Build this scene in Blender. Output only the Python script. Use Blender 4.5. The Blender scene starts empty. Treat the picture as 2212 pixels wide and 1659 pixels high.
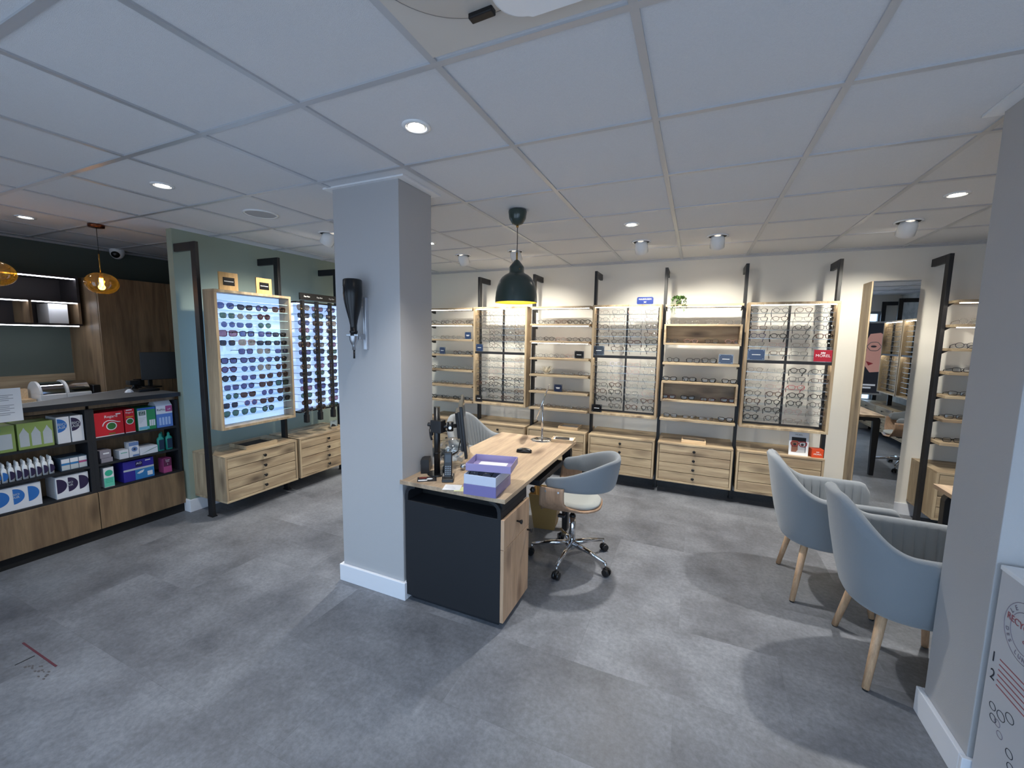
import bpy, bmesh, math, random
from mathutils import Vector, Matrix, Euler
random.seed(7)
PI = math.pi
scene = bpy.context.scene
COL = scene.collection

# ------------------------------------------------------------------ materials
def lin(c):
    return tuple((x/12.92 if x <= 0.04045 else ((x+0.055)/1.055)**2.4) for x in c)
def hexc(h):
    h = h.lstrip('#')
    return lin(tuple(int(h[i:i+2], 16)/255 for i in (0, 2, 4)))
MATS = {}
def mat(name, col, rough=0.5, metal=0.0, emit=None, estr=0.0, spec=0.5, coat=0.0, bump=0.0, bscale=60.0, var=0.0, vscale=8.0, sheen=0.0):
    if name in MATS: return MATS[name]
    m = bpy.data.materials.new(name); m.use_nodes = True
    nt = m.node_tree; b = nt.nodes['Principled BSDF']
    c = hexc(col) if isinstance(col, str) else col
    b.inputs['Base Color'].default_value = (*c, 1)
    b.inputs['Roughness'].default_value = rough
    b.inputs['Metallic'].default_value = metal
    b.inputs['Specular IOR Level'].default_value = spec
    b.inputs['Coat Weight'].default_value = coat
    if sheen:
        b.inputs['Sheen Weight'].default_value = sheen
    if emit:
        b.inputs['Emission Color'].default_value = (*(hexc(emit) if isinstance(emit, str) else emit), 1)
        b.inputs['Emission Strength'].default_value = estr
    if bump or var:
        tc = nt.nodes.new('ShaderNodeTexCoord')
        n = nt.nodes.new('ShaderNodeTexNoise'); n.inputs['Detail'].default_value = 4
        nt.links.new(tc.outputs['Object'], n.inputs['Vector'])
        if bump:
            n.inputs['Scale'].default_value = bscale
            bp = nt.nodes.new('ShaderNodeBump'); bp.inputs['Strength'].default_value = bump
            bp.inputs['Distance'].default_value = 0.004
            nt.links.new(n.outputs['Fac'], bp.inputs['Height']); nt.links.new(bp.outputs['Normal'], b.inputs['Normal'])
        if var:
            n2 = nt.nodes.new('ShaderNodeTexNoise'); n2.inputs['Scale'].default_value = vscale; n2.inputs['Detail'].default_value = 5
            nt.links.new(tc.outputs['Object'], n2.inputs['Vector'])
            r = nt.nodes.new('ShaderNodeMapRange'); r.inputs['From Min'].default_value = .3; r.inputs['From Max'].default_value = .7
            r.inputs['To Min'].default_value = 1-var; r.inputs['To Max'].default_value = 1+var
            nt.links.new(n2.outputs['Fac'], r.inputs['Value'])
            mx = nt.nodes.new('ShaderNodeVectorMath'); mx.operation = 'SCALE'
            mx.inputs[0].default_value = c
            nt.links.new(r.outputs['Result'], mx.inputs['Scale']); nt.links.new(mx.outputs['Vector'], b.inputs['Base Color'])
    MATS[name] = m
    return m

def clear(name, tint=(1, 1, 1), gloss=0.1, rough=0.02, fac=None):
    """thin see-through sheet: tinted transparency with a glossy surface"""
    if name in MATS: return MATS[name]
    m = bpy.data.materials.new(name); m.use_nodes = True
    nt = m.node_tree; nt.nodes.clear()
    o = nt.nodes.new('ShaderNodeOutputMaterial'); t = nt.nodes.new('ShaderNodeBsdfTransparent')
    g = nt.nodes.new('ShaderNodeBsdfGlossy'); mx = nt.nodes.new('ShaderNodeMixShader')
    t.inputs['Color'].default_value = (*tint, 1); g.inputs['Roughness'].default_value = rough
    fr = nt.nodes.new('ShaderNodeLayerWeight'); fr.inputs['Blend'].default_value = 0.25
    mr = nt.nodes.new('ShaderNodeMapRange'); mr.inputs['To Min'].default_value = gloss; mr.inputs['To Max'].default_value = min(.6, gloss*3+.2)
    nt.links.new(fr.outputs['Fresnel'], mr.inputs['Value']); nt.links.new(mr.outputs['Result'], mx.inputs['Fac'])
    nt.links.new(t.outputs['BSDF'], mx.inputs[1]); nt.links.new(g.outputs['BSDF'], mx.inputs[2])
    nt.links.new(mx.outputs['Shader'], o.inputs['Surface'])
    MATS[name] = m
    return m

def wood(name, c1, c2, c3, axis='X', scale=1.0, rough=0.5, knots=True):
    """oak board: long grain along axis, soft cathedral bands, some knots"""
    if name in MATS: return MATS[name]
    m = bpy.data.materials.new(name); m.use_nodes = True
    nt = m.node_tree; b = nt.nodes['Principled BSDF']; L = nt.links.new
    tc = nt.nodes.new('ShaderNodeTexCoord'); geo = nt.nodes.new('ShaderNodeObjectInfo')
    add = nt.nodes.new('ShaderNodeVectorMath'); add.operation = 'ADD'
    cmb = nt.nodes.new('ShaderNodeCombineXYZ')
    mul = nt.nodes.new('ShaderNodeMath'); mul.operation = 'MULTIPLY'; mul.inputs[1].default_value = 13.0
    L(geo.outputs['Random'], mul.inputs[0])
    for k in range(3): L(mul.outputs[0], cmb.inputs[k])
    L(tc.outputs['Object'], add.inputs[0]); L(cmb.outputs[0], add.inputs[1])
    mp = nt.nodes.new('ShaderNodeMapping')
    s = [14*scale]*3; s['XYZ'.index(axis)] = 1.1*scale
    mp.inputs['Scale'].default_value = s
    L(add.outputs[0], mp.inputs['Vector'])
    n = nt.nodes.new('ShaderNodeTexNoise'); n.inputs['Scale'].default_value = 1.0; n.inputs['Detail'].default_value = 6; n.inputs['Distortion'].default_value = 0.8
    L(mp.outputs[0], n.inputs['Vector'])
    n2 = nt.nodes.new('ShaderNodeTexNoise'); n2.inputs['Scale'].default_value = 7.0; n2.inputs['Detail'].default_value = 3
    L(mp.outputs[0], n2.inputs['Vector'])
    r = nt.nodes.new('ShaderNodeValToRGB')
    r.color_ramp.elements[0].position = .28; r.color_ramp.elements[0].color = (*hexc(c1), 1)
    r.color_ramp.elements[1].position = .66; r.color_ramp.elements[1].color = (*hexc(c2), 1)
    L(n.outputs['Fac'], r.inputs['Fac'])
    r2 = nt.nodes.new('ShaderNodeMapRange'); r2.inputs['From Min'].default_value = .35; r2.inputs['From Max'].default_value = .65
    r2.inputs['To Min'].default_value = .88; r2.inputs['To Max'].default_value = 1.06
    L(n2.outputs['Fac'], r2.inputs['Value'])
    sc = nt.nodes.new('ShaderNodeVectorMath'); sc.operation = 'SCALE'
    L(r.outputs['Color'], sc.inputs[0]); L(r2.outputs['Result'], sc.inputs['Scale'])
    out = sc.outputs['Vector']
    if knots:
        mp2 = nt.nodes.new('ShaderNodeMapping'); s2 = [6*scale]*3; s2['XYZ'.index(axis)] = 2.2*scale
        mp2.inputs['Scale'].default_value = s2
        L(add.outputs[0], mp2.inputs['Vector'])
        v = nt.nodes.new('ShaderNodeTexVoronoi'); v.inputs['Scale'].default_value = 1.0
        L(mp2.outputs[0], v.inputs['Vector'])
        kr = nt.nodes.new('ShaderNodeMapRange'); kr.inputs['From Min'].default_value = .04; kr.inputs['From Max'].default_value = .3
        kr.inputs['To Min'].default_value = .85; kr.inputs['To Max'].default_value = 0
        L(v.outputs['Distance'], kr.inputs['Value'])
        mx = nt.nodes.new('ShaderNodeMix'); mx.data_type = 'RGBA'; mx.clamp_factor = True
        L(kr.outputs['Result'], mx.inputs['Factor']); L(out, mx.inputs['A']); mx.inputs['B'].default_value = (*hexc(c3), 1)
        out = mx.outputs['Result']
    L(out, b.inputs['Base Color'])
    b.inputs['Roughness'].default_value = rough
    bp = nt.nodes.new('ShaderNodeBump'); bp.inputs['Strength'].default_value = .15; bp.inputs['Distance'].default_value = .002
    L(n2.outputs['Fac'], bp.inputs['Height']); L(bp.outputs['Normal'], b.inputs['Normal'])
    MATS[name] = m
    return m

OAKC = ('#8d7860', '#bba88a', '#43342a')
OAKX = wood('oak_x', *OAKC, axis='X'); OAKY = wood('oak_y', *OAKC, axis='Y'); OAKZ = wood('oak_z', *OAKC, axis='Z')
DESK = wood('desk_oak', '#a08872', '#c2aa8d', '#544034', axis='Y', knots=True)
DOAK = wood('counter_oak', '#6b5641', '#8d7559', '#33241a', axis='Z')
PLY = wood('chair_ply', '#9c7c62', '#b59479', '#7c5c40', axis='Z', knots=False)
ASH = wood('leg_ash', '#b08a68', '#cfab88', '#8a6748', axis='Z', scale=2, knots=False)
BLACK = mat('black_metal', '#1c1c1f', .45, bump=.05)
BLKP = mat('black_plastic', '#121214', .35)
BLKL = mat('black_laminate', '#171a20', .6, bump=.1, bscale=200)
CHROME = mat('chrome', '#d8d8da', .08, 1.0)
STEEL = mat('brushed_steel', '#b8bcc2', .3, 1.0)
BRASS = mat('brass', '#b08a4a', .3, 1.0)
COPPER = mat('copper', '#7a4630', .3, 1.0)
WHITE = mat('white_paint', '#e9eaec', .45)
WPLAS = mat('white_plastic', '#eef0f2', .25, coat=.3)
PAPER = mat('paper', '#e8e9ec', .8)
WALLB = mat('wall_paint_warm', '#e3e0d9', .85, bump=.08, bscale=250)
WALLP = mat('pillar_paint', '#b3b2b3', .85, bump=.15, bscale=250)
GREEN = mat('wall_paint_sage', '#909c8e', .85, bump=.1, bscale=220)
DGREEN = mat('wall_paint_dark_sage', '#59625c', .85, bump=.1, bscale=220)
SKIRT = mat('skirting_white', '#e6e8ee', .4)
TILE = mat('ceiling_tile', '#dcdde0', .95, bump=.5, bscale=420, var=.02, vscale=150)
TBAR = mat('ceiling_bar', '#c6c8cc', .35, .35)
LEDC = mat('led_cool', '#ffffff', .5, emit='#eef3ff', estr=14)
LEDW = mat('led_warm', '#ffffff', .5, emit='#fff2de', estr=26)
LEDM = mat('led_warm_soft', '#ffffff', .5, emit='#fff2de', estr=23)
LAMP = mat('lamp_face', '#ffffff', .5, emit='#fff4e4', estr=30)
SLOT = mat('dark_gap', '#0c0c0d', .8)
GREY = mat('chair_fabric_blue_grey', '#82878c', .95, bump=.35, bscale=500, sheen=.3)
GREYG = mat('chair_fabric_grey', '#a3a5a1', .95, bump=.35, bscale=500, sheen=.3)
ACRY = clear('acrylic', (.82, .84, .83), .16, .2)
GLASS = clear('pane_glass', (.96, .98, .98), .04)
MIRROR = mat('mirror_silver', '#e8ecee', .01, 1.0)

def floor_mat():
    m = bpy.data.materials.new('vinyl_concrete_floor'); m.use_nodes = True
    nt = m.node_tree; b = nt.nodes['Principled BSDF']; L = nt.links.new
    tc = nt.nodes.new('ShaderNodeTexCoord')
    br = nt.nodes.new('ShaderNodeTexBrick'); br.offset = .5
    br.inputs['Scale'].default_value = 1; br.inputs['Brick Width'].default_value = .92; br.inputs['Row Height'].default_value = .46
    br.inputs['Mortar Size'].default_value = .0008; br.inputs['Mortar Smooth'].default_value = .5
    br.inputs['Color1'].default_value = (.9, .9, .9, 1); br.inputs['Color2'].default_value = (1.08, 1.08, 1.08, 1); br.inputs['Mortar'].default_value = (.8, .8, .8, 1)
    L(tc.outputs['Object'], br.inputs['Vector'])
    n1 = nt.nodes.new('ShaderNodeTexNoise'); n1.inputs['Scale'].default_value = 2.2; n1.inputs['Detail'].default_value = 8; n1.inputs['Roughness'].default_value = .65
    n2 = nt.nodes.new('ShaderNodeTexNoise'); n2.inputs['Scale'].default_value = 45; n2.inputs['Detail'].default_value = 6; n2.inputs['Roughness'].default_value = .7
    # shift the cloud pattern per tile
    ad = nt.nodes.new('ShaderNodeVectorMath'); ad.operation = 'MULTIPLY_ADD'; ad.inputs[1].default_value = (3, 3, 3)
    L(br.outputs['Color'], ad.inputs[0]); L(tc.outputs['Object'], ad.inputs[2])
    L(ad.outputs[0], n1.inputs['Vector']); L(tc.outputs['Object'], n2.inputs['Vector'])
    r = nt.nodes.new('ShaderNodeValToRGB')
    r.color_ramp.elements[0].position = .3; r.color_ramp.elements[0].color = (*hexc('#56585e'), 1)
    r.color_ramp.elements[1].position = .72; r.color_ramp.elements[1].color = (*hexc('#888b92'), 1)
    L(n1.outputs['Fac'], r.inputs['Fac'])
    mr = nt.nodes.new('ShaderNodeMapRange'); mr.inputs['From Min'].default_value = .3; mr.inputs['From Max'].default_value = .7
    mr.inputs['To Min'].default_value = .74; mr.inputs['To Max'].default_value = 1.2
    L(n2.outputs['Fac'], mr.inputs['Value'])
    s = nt.nodes.new('ShaderNodeVectorMath'); s.operation = 'SCALE'; L(r.outputs['Color'], s.inputs[0]); L(mr.outputs['Result'], s.inputs['Scale'])
    mu = nt.nodes.new('ShaderNodeVectorMath'); mu.operation = 'MULTIPLY'; L(s.outputs[0], mu.inputs[0]); L(br.outputs['Color'], mu.inputs[1])
    L(mu.outputs[0], b.inputs['Base Color'])
    rr = nt.nodes.new('ShaderNodeMapRange'); rr.inputs['To Min'].default_value = .36; rr.inputs['To Max'].default_value = .56
    L(n1.outputs['Fac'], rr.inputs['Value']); L(rr.outputs['Result'], b.inputs['Roughness'])
    bp = nt.nodes.new('ShaderNodeBump'); bp.inputs['Strength'].default_value = .12; bp.inputs['Distance'].default_value = .003
    L(n2.outputs['Fac'], bp.inputs['Height']); L(bp.outputs['Normal'], b.inputs['Normal'])
    return m
def marble_mat():
    m = bpy.data.materials.new('grey_marble_wallpaper'); m.use_nodes = True
    nt = m.node_tree; b = nt.nodes['Principled BSDF']; L = nt.links.new
    tc = nt.nodes.new('ShaderNodeTexCoord')
    n = nt.nodes.new('ShaderNodeTexNoise'); n.inputs['Scale'].default_value = 3; n.inputs['Detail'].default_value = 9; n.inputs['Distortion'].default_value = 1.5
    L(tc.outputs['Object'], n.inputs['Vector'])
    r = nt.nodes.new('ShaderNodeValToRGB')
    r.color_ramp.elements[0].position = .38; r.color_ramp.elements[0].color = (*hexc('#a9aba8'), 1)
    r.color_ramp.elements[1].position = .6; r.color_ramp.elements[1].color = (*hexc('#c9cac6'), 1)
    L(n.outputs['Fac'], r.inputs['Fac']); L(r.outputs['Color'], b.inputs['Base Color']); b.inputs['Roughness'].default_value = .8
    return m

# ------------------------------------------------------------------ mesh builder
class MB:
    def __init__(s): s.v = []; s.f = []; s.m = []; s.s = []
    def face(s, idx, m=0, sm=False): s.f.append(idx); s.m.append(m); s.s.append(sm)
    def box(s, x0, x1, y0, y1, z0, z1, m=0):
        if x0 > x1: x0, x1 = x1, x0
        if y0 > y1: y0, y1 = y1, y0
        if z0 > z1: z0, z1 = z1, z0
        i = len(s.v)
        s.v += [(x0, y0, z0), (x1, y0, z0), (x1, y1, z0), (x0, y1, z0), (x0, y0, z1), (x1, y0, z1), (x1, y1, z1), (x0, y1, z1)]
        for q in ((0, 3, 2, 1), (4, 5, 6, 7), (0, 1, 5, 4), (1, 2, 6, 5), (2, 3, 7, 6), (3, 0, 4, 7)):
            s.face([i+k for k in q], m)
        return s
    def prism(s, pts, axis, a0, a1, m=0, sm=False):
        """pts: 2d outline in the two other axes (order y,z for x; x,z for y; x,y for z)"""
        i = len(s.v); n = len(pts)
        for a in (a0, a1):
            for p, q in pts:
                s.v.append((a, p, q) if axis == 'x' else (p, a, q) if axis == 'y' else (p, q, a))
        s.face([i+k for k in range(n)][::-1], m); s.face([i+n+k for k in range(n)], m)
        for k in range(n):
            s.face([i+k, i+(k+1) % n, i+n+(k+1) % n, i+n+k], m, sm)
        return s
    def rings(s, rs, m=0, closed=True, caps=True, sm=True, loop=False):
        i = len(s.v); n = len(rs[0])
        for r in rs: s.v += [tuple(p) for p in r]
        K = len(rs)
        for a in range(K if loop else K-1):
            b = (a+1) % K
            for k in range(n if closed else n-1):
                s.face([i+a*n+k, i+a*n+(k+1) % n, i+b*n+(k+1) % n, i+b*n+k], m, sm)
        if caps and not loop:
            s.face([i+k for k in range(n)][::-1], m); s.face([i+(K-1)*n+k for k in range(n)], m)
        return s
    def tube(s, path, r, n=8, m=0, closed=False, sm=True, sx=1.0):
        P = [Vector(p) for p in path]; K = len(P); rs = []; up = None
        for k in range(K):
            if closed: t = P[(k+1) % K]-P[k-1]
            else: t = P[min(k+1, K-1)]-P[max(k-1, 0)]
            t.normalize()
            if up is None:
                up = Vector((0, 0, 1)) if abs(t.z) < .9 else Vector((0, 1, 0))
            a = t.cross(up).normalized(); b = a.cross(t).normalized(); up = b
            rr = r[k] if isinstance(r, (list, tuple)) else r
            rs.append([P[k]+a*math.cos(2*PI*j/n)*rr*sx+b*math.sin(2*PI*j/n)*rr for j in range(n)])
        return s.rings(rs, m, True, not closed, sm, closed)
    def cyl(s, p0, p1, r0, r1=None, n=20, m=0): return s.tube([p0, p1], [r0, r0 if r1 is None else r1], n, m)
    def lathe(s, prof, c=(0, 0, 0), n=28, m=0, sm=True, ms=None, sx=1, sy=1, caps=False):
        i = len(s.v); K = len(prof)
        for r, z in prof:
            for j in range(n):
                s.v.append((c[0]+r*math.cos(2*PI*j/n)*sx, c[1]+r*math.sin(2*PI*j/n)*sy, c[2]+z))
        for k in range(K-1):
            for j in range(n):
                s.face([i+k*n+j, i+k*n+(j+1) % n, i+(k+1)*n+(j+1) % n, i+(k+1)*n+j], ms[k] if ms else m, sm)
        if caps:
            s.face([i+j for j in range(n)][::-1], m); s.face([i+(K-1)*n+j for j in range(n)], m)
        return s
    def disc(s, c, r, n=24, nrm='z', m=0, rx=1, ry=1, half=None):
        i = len(s.v)
        a0, a1 = half if half else (0, 2*PI)
        K = n if not half else n+1
        for j in range(K):
            a = a0+(a1-a0)*j/n
            p, q = r*math.cos(a)*rx, r*math.sin(a)*ry
            s.v.append((c[0]+p, c[1]+q, c[2]) if nrm == 'z' else (c[0]+p, c[1], c[2]+q) if nrm == 'y' else (c[0], c[1]+p, c[2]+q))
        s.face([i+k for k in range(K)], m)
        return s
    def xf(s, M, a=0):
        for k in range(a, len(s.v)): s.v[k] = tuple(M @ Vector(s.v[k]))
        return s
    def mesh(s, name, mats):
        me = bpy.data.meshes.new(name); me.from_pydata(s.v, [], s.f)
        for m in (mats if isinstance(mats, (list, tuple)) else [mats]): me.materials.append(m)
        me.polygons.foreach_set('material_index', s.m); me.polygons.foreach_set('use_smooth', s.s)
        me.update(); return me

ORG = {}
def link(o, parent=None, loc=(0, 0, 0), rot=(0, 0, 0)):
    COL.objects.link(o); o.location = loc; o.rotation_euler = rot
    if parent is not None: o.parent = parent
    return o
def obj(name, mb, mats, parent=None, loc=(0, 0, 0), rot=(0, 0, 0), bevel=0, solid=0, sub=0, world=False, recalc=True):
    """one mesh object. world=True: coordinates are room coordinates, shifted to the parent's base"""
    if world:
        if parent is not None:
            L = ORG[parent.name]
        else:
            xs = [p[0] for p in mb.v]; ys = [p[1] for p in mb.v]; zs = [p[2] for p in mb.v]
            L = Vector(((min(xs)+max(xs))/2, (min(ys)+max(ys))/2, min(zs))); loc = L
        mb.v = [(p[0]-L[0], p[1]-L[1], p[2]-L[2]) for p in mb.v]
    me = mb.mesh(name, mats)
    if recalc:
        bm = bmesh.new(); bm.from_mesh(me); bmesh.ops.recalc_face_normals(bm, faces=bm.faces); bm.to_mesh(me); bm.free()
    o = link(bpy.data.objects.new(name, me), parent, loc, rot)
    if world: ORG[o.name] = Vector(L)
    if solid:
        q = o.modifiers.new('thickness', 'SOLIDIFY'); q.thickness = solid; q.offset = 0
    if sub:
        q = o.modifiers.new('smooth', 'SUBSURF'); q.levels = q.render_levels = sub
    if bevel:
        q = o.modifiers.new('edge', 'BEVEL'); q.width = bevel; q.segments = 2; q.limit_method = 'ANGLE'; q.angle_limit = math.radians(40)
    return o
def tag(o, label, cat, group=None, kind=None):
    o['label'] = label; o['category'] = cat
    if group: o['group'] = group
    if kind: o['kind'] = kind
    return o
def thing(name, label, cat, loc=(0, 0, 0), rotz=0, group=None):
    o = bpy.data.objects.new(name, None); o.empty_display_size = .05
    link(o, None, loc, (0, 0, rotz)); ORG[o.name] = Vector(loc)
    return tag(o, label, cat, group)
def dup(o, label, loc=None, rotz=None, group=None):
    def cp(a, par):
        c = a.copy(); COL.objects.link(c)
        if par is not None: c.parent = par
        for ch in CH.get(a.name, ()): cp(ch, c)
        return c
    CH = {}
    for a in bpy.data.objects:
        if a.parent is not None: CH.setdefault(a.parent.name, []).append(a)
    r = cp(o, None); r['label'] = label
    if group: r['group'] = group
    if loc is not None: r.location = loc
    if rotz is not None: r.rotation_euler = (0, 0, rotz)
    return r
def struct(o, label=None, cat=None):
    o['kind'] = 'structure'
    if label: o['label'] = label; o['category'] = cat
    return o
FX = (PI/2, 0, PI/2)      # lettering that faces +x
FY = (PI/2, 0, 0)         # lettering that faces -y
def text(s, size, m, parent, loc, rot=FY, name='lettering', world=False, align='CENTER', ext=.0004, sx=1.0):
    cu = bpy.data.curves.new(name, 'FONT'); cu.body = s; cu.size = size; cu.align_x = align; cu.align_y = 'CENTER'; cu.extrude = ext
    cu.resolution_u = 3
    t = bpy.data.objects.new(name, cu); COL.objects.link(t)
    dg = bpy.context.evaluated_depsgraph_get()
    me = bpy.data.meshes.new_from_object(t.evaluated_get(dg)); bpy.data.objects.remove(t)
    me.name = name; me.materials.clear(); me.materials.append(m)
    if world: loc = Vector(loc)-ORG[parent.name]
    o = link(bpy.data.objects.new(name, me), parent, loc, rot); o.scale = (sx, 1, 1)
    return o
ORD = ['first', 'second', 'third', 'fourth', 'fifth', 'sixth', 'seventh', 'eighth', 'ninth', 'tenth', 'eleventh', 'twelfth', 'thirteenth', 'fourteenth', 'fifteenth']
WORLD_STR = 4.3; EXPO = 0.0
# ------------------------------------------------------------------ room shell
CEIL = 2.42; YB = 4.85; XL = -5.75; XR = 3.25; YF = -0.30; XG = -4.0
struct(obj('floor', MB().box(XL-.1, XR+.1, YF-.1, YB+.1, -.05, 0), floor_mat()), 'grey concrete-look vinyl tile floor of the shop', 'floor')
struct(obj('ceiling', MB().box(XL-.1, XR+.1, YF-.1, YB+.1, CEIL+.004, CEIL+.06), TILE), 'white suspended ceiling of square speckled tiles', 'ceiling')
g = MB()
X0, Y0 = -.798, 1.179
for i in range(-9, 8):
    x = X0+.6*i
    if XL < x < XR: g.box(x-.012, x+.012, YF, YB, CEIL-.003, CEIL+.004)
for j in range(-3, 7):
    y = Y0+.6*j
    if YF < y < YB: g.box(XL, XR, y-.0119, y+.0119, CEIL-.0031, CEIL+.004)
g.box(XL, XR, YB-.022, YB, CEIL-.012, CEIL+.004).box(XR-.022, XR, YF, YB, CEIL-.0121, CEIL+.004)
g.box(XL, XL+.022, YF, YB, CEIL-.0121, CEIL+.004)
struct(obj('trim_1', g, TBAR), 'grey metal grid bars of the suspended ceiling', 'ceiling grid')
struct(obj('wall_back', MB().box(XL-.1, XR+.1, YB, YB+.1, 0, CEIL+.06), WALLB), 'warm white back wall behind the spectacle displays', 'wall')
struct(obj('wall_right', MB().box(XR, XR+.1, YF, YB, 0, CEIL+.06), marble_mat()), 'grey marble papered right wall', 'wall')
struct(obj('wall_left', MB().box(XL-.1, XL, YF, YB, 0, CEIL+.06), DGREEN), 'dark sage wall behind the service counter', 'wall')
struct(obj('wall_partition', MB().box(XG-.075, XG, 2.08, YB, 0, CEIL+.01), GREEN), 'sage green partition wall behind the sunglasses', 'wall')
# shop front: sill, header, piers and mullions with glass
f = MB().box(XL-.1, XR+.1, YF-.12, YF, 2.14, CEIL+.06)
for a, b in ((XL-.1, -4.4), (-3.35, -2.5), (-1.1, -.78), (1.35, 1.6), (3.0, XR+.1)): f.box(a, b, YF-.12, YF, 0, 2.14)  # unseen left piers widened to hold daylight off counter and pillar
f.box(-4.4, -3.35, YF-.12, YF, 0, .25).box(-2.5, -1.1, YF-.12, YF, 0, .25).box(1.6, 3.0, YF-.12, YF, 0, .5)
struct(obj('wall_front', f, WALLB), 'shop front wall with large windows', 'wall')
WFR = mat('window_frame_grey', '#8f959b', .4)
for k, (a, b, z0) in enumerate(((-4.4, -3.35, .25), (-2.5, -1.1, .25), (-.78, 1.35, .02), (1.6, 3.0, .5))):
    w = MB(); t = .045
    for x in (a, b-t, (a+b)/2-t/2): w.box(x, x+t, YF-.09, YF-.04, z0, 2.14)
    w.box(a, b, YF-.0899, YF-.0401, z0, z0+t).box(a, b, YF-.0899, YF-.0401, 2.14-t, 2.14).box(a, b, YF-.0899, YF-.0401, 1.86, 1.86+t)
    w.box(a, b, YF-.066, YF-.062, z0, 2.14, 1)
    struct(obj('window_%d' % (k+1), w, [WFR, GLASS]))
# pillars
for nm, a, b, lab in (('wall_pillar_left', -2.0, -1.522, 'grey square pillar left of the desk'), ('wall_pillar_right', .97, 1.45, 'grey square pillar at the right')):
    struct(obj(nm, MB().box(a, b, 1.885, 2.19, 0, CEIL+.004), WALLP, bevel=.003), lab, 'pillar')
def skirt(name, segs, h=.11, t=.018):
    s = MB()
    for x0, x1, y0, y1 in segs: s.box(x0, x1, y0, y1, 0, h)
    return struct(obj(name, s, SKIRT, bevel=.003))
skirt('baseboard_pillar_left', [(-2.02, -1.502, 1.867, 1.8849), (-2.02, -2.0001, 1.885, 2.21), (-1.5219, -1.502, 1.885, 2.21), (-2.0001, -1.5219, 2.1901, 2.21)])
skirt('baseboard_pillar_right', [(.95, 1.47, 1.867, 1.8849), (.95, .9699, 1.885, 2.21), (1.4501, 1.47, 1.885, 2.21), (.9699, 1.4501, 2.1901, 2.21)])
skirt('baseboard_back', [(XG, XR, YB-.018, YB)])
skirt('baseboard_partition', [(XG, XG+.018, 2.062, YB-.018), (XG-.093, XG, 2.062, 2.08)])
skirt('baseboard_right', [(XR-.018, XR, YF, YB-.018)])
t2 = MB()
for a, b in ((-2.05, -1.47), (.92, 1.5)):
    t2.box(a, b, 1.86, 1.8845, CEIL-.006, CEIL+.003).box(a, b, 2.1905, 2.215, CEIL-.006, CEIL+.003)
    t2.box(a, a+.0495, 1.8846, 2.1904, CEIL-.006, CEIL+.003).box(b-.0495, b, 1.8846, 2.1904, CEIL-.006, CEIL+.003)
struct(obj('trim_2', t2, WHITE), 'thin white collars where the pillars meet the ceiling', 'trim')

# ------------------------------------------------------------------ wall system
def pole(label, loc, rz):
    t = thing('wall_pole', label, 'pole', loc, rz, 'black wall poles of the display system')
    obj('upright', MB().box(-.014, .014, -.29, -.23, 0, 2.30), BLACK, t, bevel=.002)
    obj('wall_arm', MB().box(-.0139, .0139, -.2299, -.001, 2.235, 2.2999), BLACK, t, bevel=.002)
    obj('floor_foot', MB().box(-.02, .02, -.295, -.225, 0, .008), BLACK, t)
    return t
def drawer_unit(label, loc, rz, oak=None):
    t = thing('drawer_cabinet', label, 'cabinet', loc, rz, 'oak wall drawer cabinets under the displays')
    w = .343; b = MB()
    b.box(-w, w, -.45, -.002, .522, .54).box(-w, w, -.45, -.002, .135, .153)
    b.box(-w, -w+.018, -.4499, -.0021, .153, .522, 1).box(w-.018, w, -.4499, -.0021, .153, .522, 1).box(-w+.018, w-.018, -.02, -.0021, .153, .522)
    obj('carcass', b, [OAKX, OAKZ], t, bevel=.0015)
    h = (.522-.153)/4
    for k in range(4):
        z0 = .153+k*h
        d = obj('drawer', MB().box(-w+.021, w-.021, -.446, -.10, z0+.0025, z0+h-.0025), OAKX, t, bevel=.002)
        kb = MB().lathe([(.0, 0), (.013, 0), (.0145, .004), (.011, .008), (.0055, .010), (.0055, .028)], n=14).xf(Matrix.Rotation(-PI/2, 4, 'X'))
        kb.xf(Matrix.Translation((0, -.474, z0+h/2)))
        obj('knob', kb, BLKP, d)
    return t
def display_frame(label, loc, rz, back=False):
    t = thing('display_frame', label, 'display case', loc, rz, 'open oak display frames with lit glasses rows')
    w = .345; a, b_, th = -.45, -.30, .022
    b = MB().box(-w, w, a, b_, 1.925-th, 1.925).box(-w, w, a, b_, .765, .765+th)
    b.box(-w, -w+th, a, b_, .765+th, 1.925-th).box(w-th, w, a, b_, .765+th, 1.925-th)
    if back: b.box(-w+th, w-th, b_-.012, b_-.0001, .765+th, 1.925-th)
    obj('frame', b, OAKZ, t, bevel=.0015)
    r = MB(); y0, y1 = -.335, -.315
    for x in (-w+th, -.009, w-th-.018): r.box(x, x+.018, y0, y1, .765+th, 1.925-th)
    r.box(-w+th, w-th, y0-.0001, y1+.0001, .765+th, .765+th+.018)
    obj('rail_grid', r, BLACK, t)
    obj('middle_bar', MB().box(-w+th, w-th, -.4419, -.31, 1.387, 1.399).box(-w+th, w-th, -.442, -.436, 1.374, 1.3869), BLACK, t)
    obj('led_strip', MB().box(-w+th+.006, w-th-.006, -.43, -.408, 1.925-th-.006, 1.925-th-.0001), LEDM, t)
    obj('led_strip', MB().box(-w+th+.006, w-th-.006, -.43, -.418, 1.382, 1.3868), LEDW, t)
    for z in FROWS:
        obj('rod', MB().box(-w+th, w-th, -.426, -.417, z-.0045, z+.0015).box(-w+th, w-th, -.345, -.338, z-.0045, z+.0015), ACRY, t)
    return t
FROWS = [1.83, 1.753, 1.677, 1.60, 1.525, 1.45, 1.29, 1.215, 1.14, 1.067, .994, .92, .845]
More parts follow.
